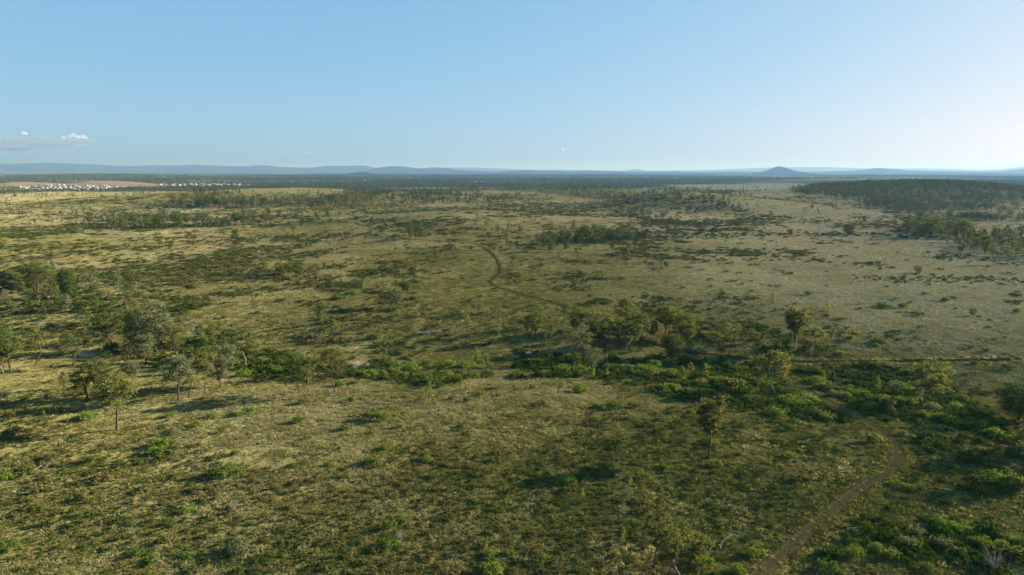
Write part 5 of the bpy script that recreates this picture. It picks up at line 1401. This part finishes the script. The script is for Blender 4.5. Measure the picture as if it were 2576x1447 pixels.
fx = np.array(FILL); add_wood(fx[:, 0], fx[:, 1], rng.uniform(.8, 1.25, len(fx)), fx[:, 2] / 15 * rng.uniform(.6, 1.2, len(fx)), rng.uniform(.2, 1, len(fx)))
x, y, s_, h_, t_ = (np.concatenate(q) for q in (PX, PY, PS, PH, PT))
r_ = np.hypot(x, y)
pick = np.where(r_ < 3200, rng.integers(0, 6, len(x)), rng.integers(6, 10, len(x)))
scatter('woodland', x, y, height(x, y) - .1, rng.uniform(0, 6.283, len(x)), np.stack([s_, s_, h_], 1), pick, t_, G_wood)

# ------------------------------------------------------------------ clouds low over the left horizon
def cloud_mat(name, d, c=(.97, .98, 1)):
    m = bpy.data.materials.new(name); m.use_nodes = True; t = m.node_tree; t.nodes.clear()
    out = t.nodes.new('ShaderNodeOutputMaterial'); pv = t.nodes.new('ShaderNodeVolumePrincipled')
    pv.inputs['Color'].default_value = (*c, 1); pv.inputs['Density'].default_value = d; pv.inputs['Anisotropy'].default_value = .1
    t.links.new(pv.outputs[0], out.inputs['Volume']); return m
def cloud(u, v, Y, puffs, dens, label, seed):
    """puffs: (du, dv, half width, half height) in grid units about (u, v)"""
    r = np.random.default_rng(seed); k = Y / FPX
    rx, rz = ray(u, v); c = np.array([float(rx) * Y, Y, CAM_Z + float(rz) * Y])
    import bmesh
    bm = bmesh.new()
    for du, dv, hw, hh in puffs:
        q = bmesh.ops.create_icosphere(bm, subdivisions=3, radius=1)['verts']
        for w in q:
            p = np.array(w.co); n = 1 + .30 * float(fbm(p[0] * 1.6 + du, p[1] * 1.6 + p[2] * 2.1 + dv, seed, 3))
            w.co = Vector((k * (du + hw * p[0] * n), k * hw * .8 * p[1] * n, k * (-dv + hh * p[2] * n)))
    me = bpy.data.meshes.new('cloud'); bm.to_mesh(me); bm.free(); me.materials.append(cloud_mat('cloud_vapour', dens, (.84, .86, .90) if dens > 1e-3 else (.30, .38, .50)))
    tag(new_obj('cloud', me, loc=tuple(c)), label, 'cloud', 'clouds over the horizon')
Yc = 30000
cloud(190, 342, Yc, [(-14, 1, 6, 3.5), (-5, -2, 6, 5), (8, 3, 9, 4), (19, 2, 7, 5), (25, 4, 5, 4), (-30, 4, 7, 2.5)], 3e-3, 'white cumulus heads standing on the grey cloud bank', 1)
cloud(60, 335, Yc, [(0, 0, 7, 3.5), (5, 1.5, 6, 2.5)], 5e-3, 'small white puff above the end of the cloud bank', 2)
cloud(80, 356, Yc + 1500, [(-60, -8, 70, 7), (20, -6, 80, 7), (90, -3, 60, 6), (-40, 6, 90, 9), (60, 8, 70, 7), (-90, 14, 80, 10)], 6.5e-4, 'long faint blue-grey cloud bank low over the mountains', 3)
cloud(770, 382, Yc + 2000, [(-45, 2, 30, 3), (0, 0, 34, 4), (40, -1, 30, 3), (70, 2, 20, 2)], 2.5e-4, 'thin grey streak of cloud above the middle range', 4)
cloud(405, 382, Yc + 2000, [(0, 0, 18, 2), (18, 0, 12, 1.6)], 2.0e-4, 'faint short streak of cloud between bank and middle streak', 5)
cloud(1417, 376, Yc, [(0, 0, 4, 4), (2, 0, 3, 3.5)], 2.0e-3, 'tiny lone white puff in the clear sky', 6)
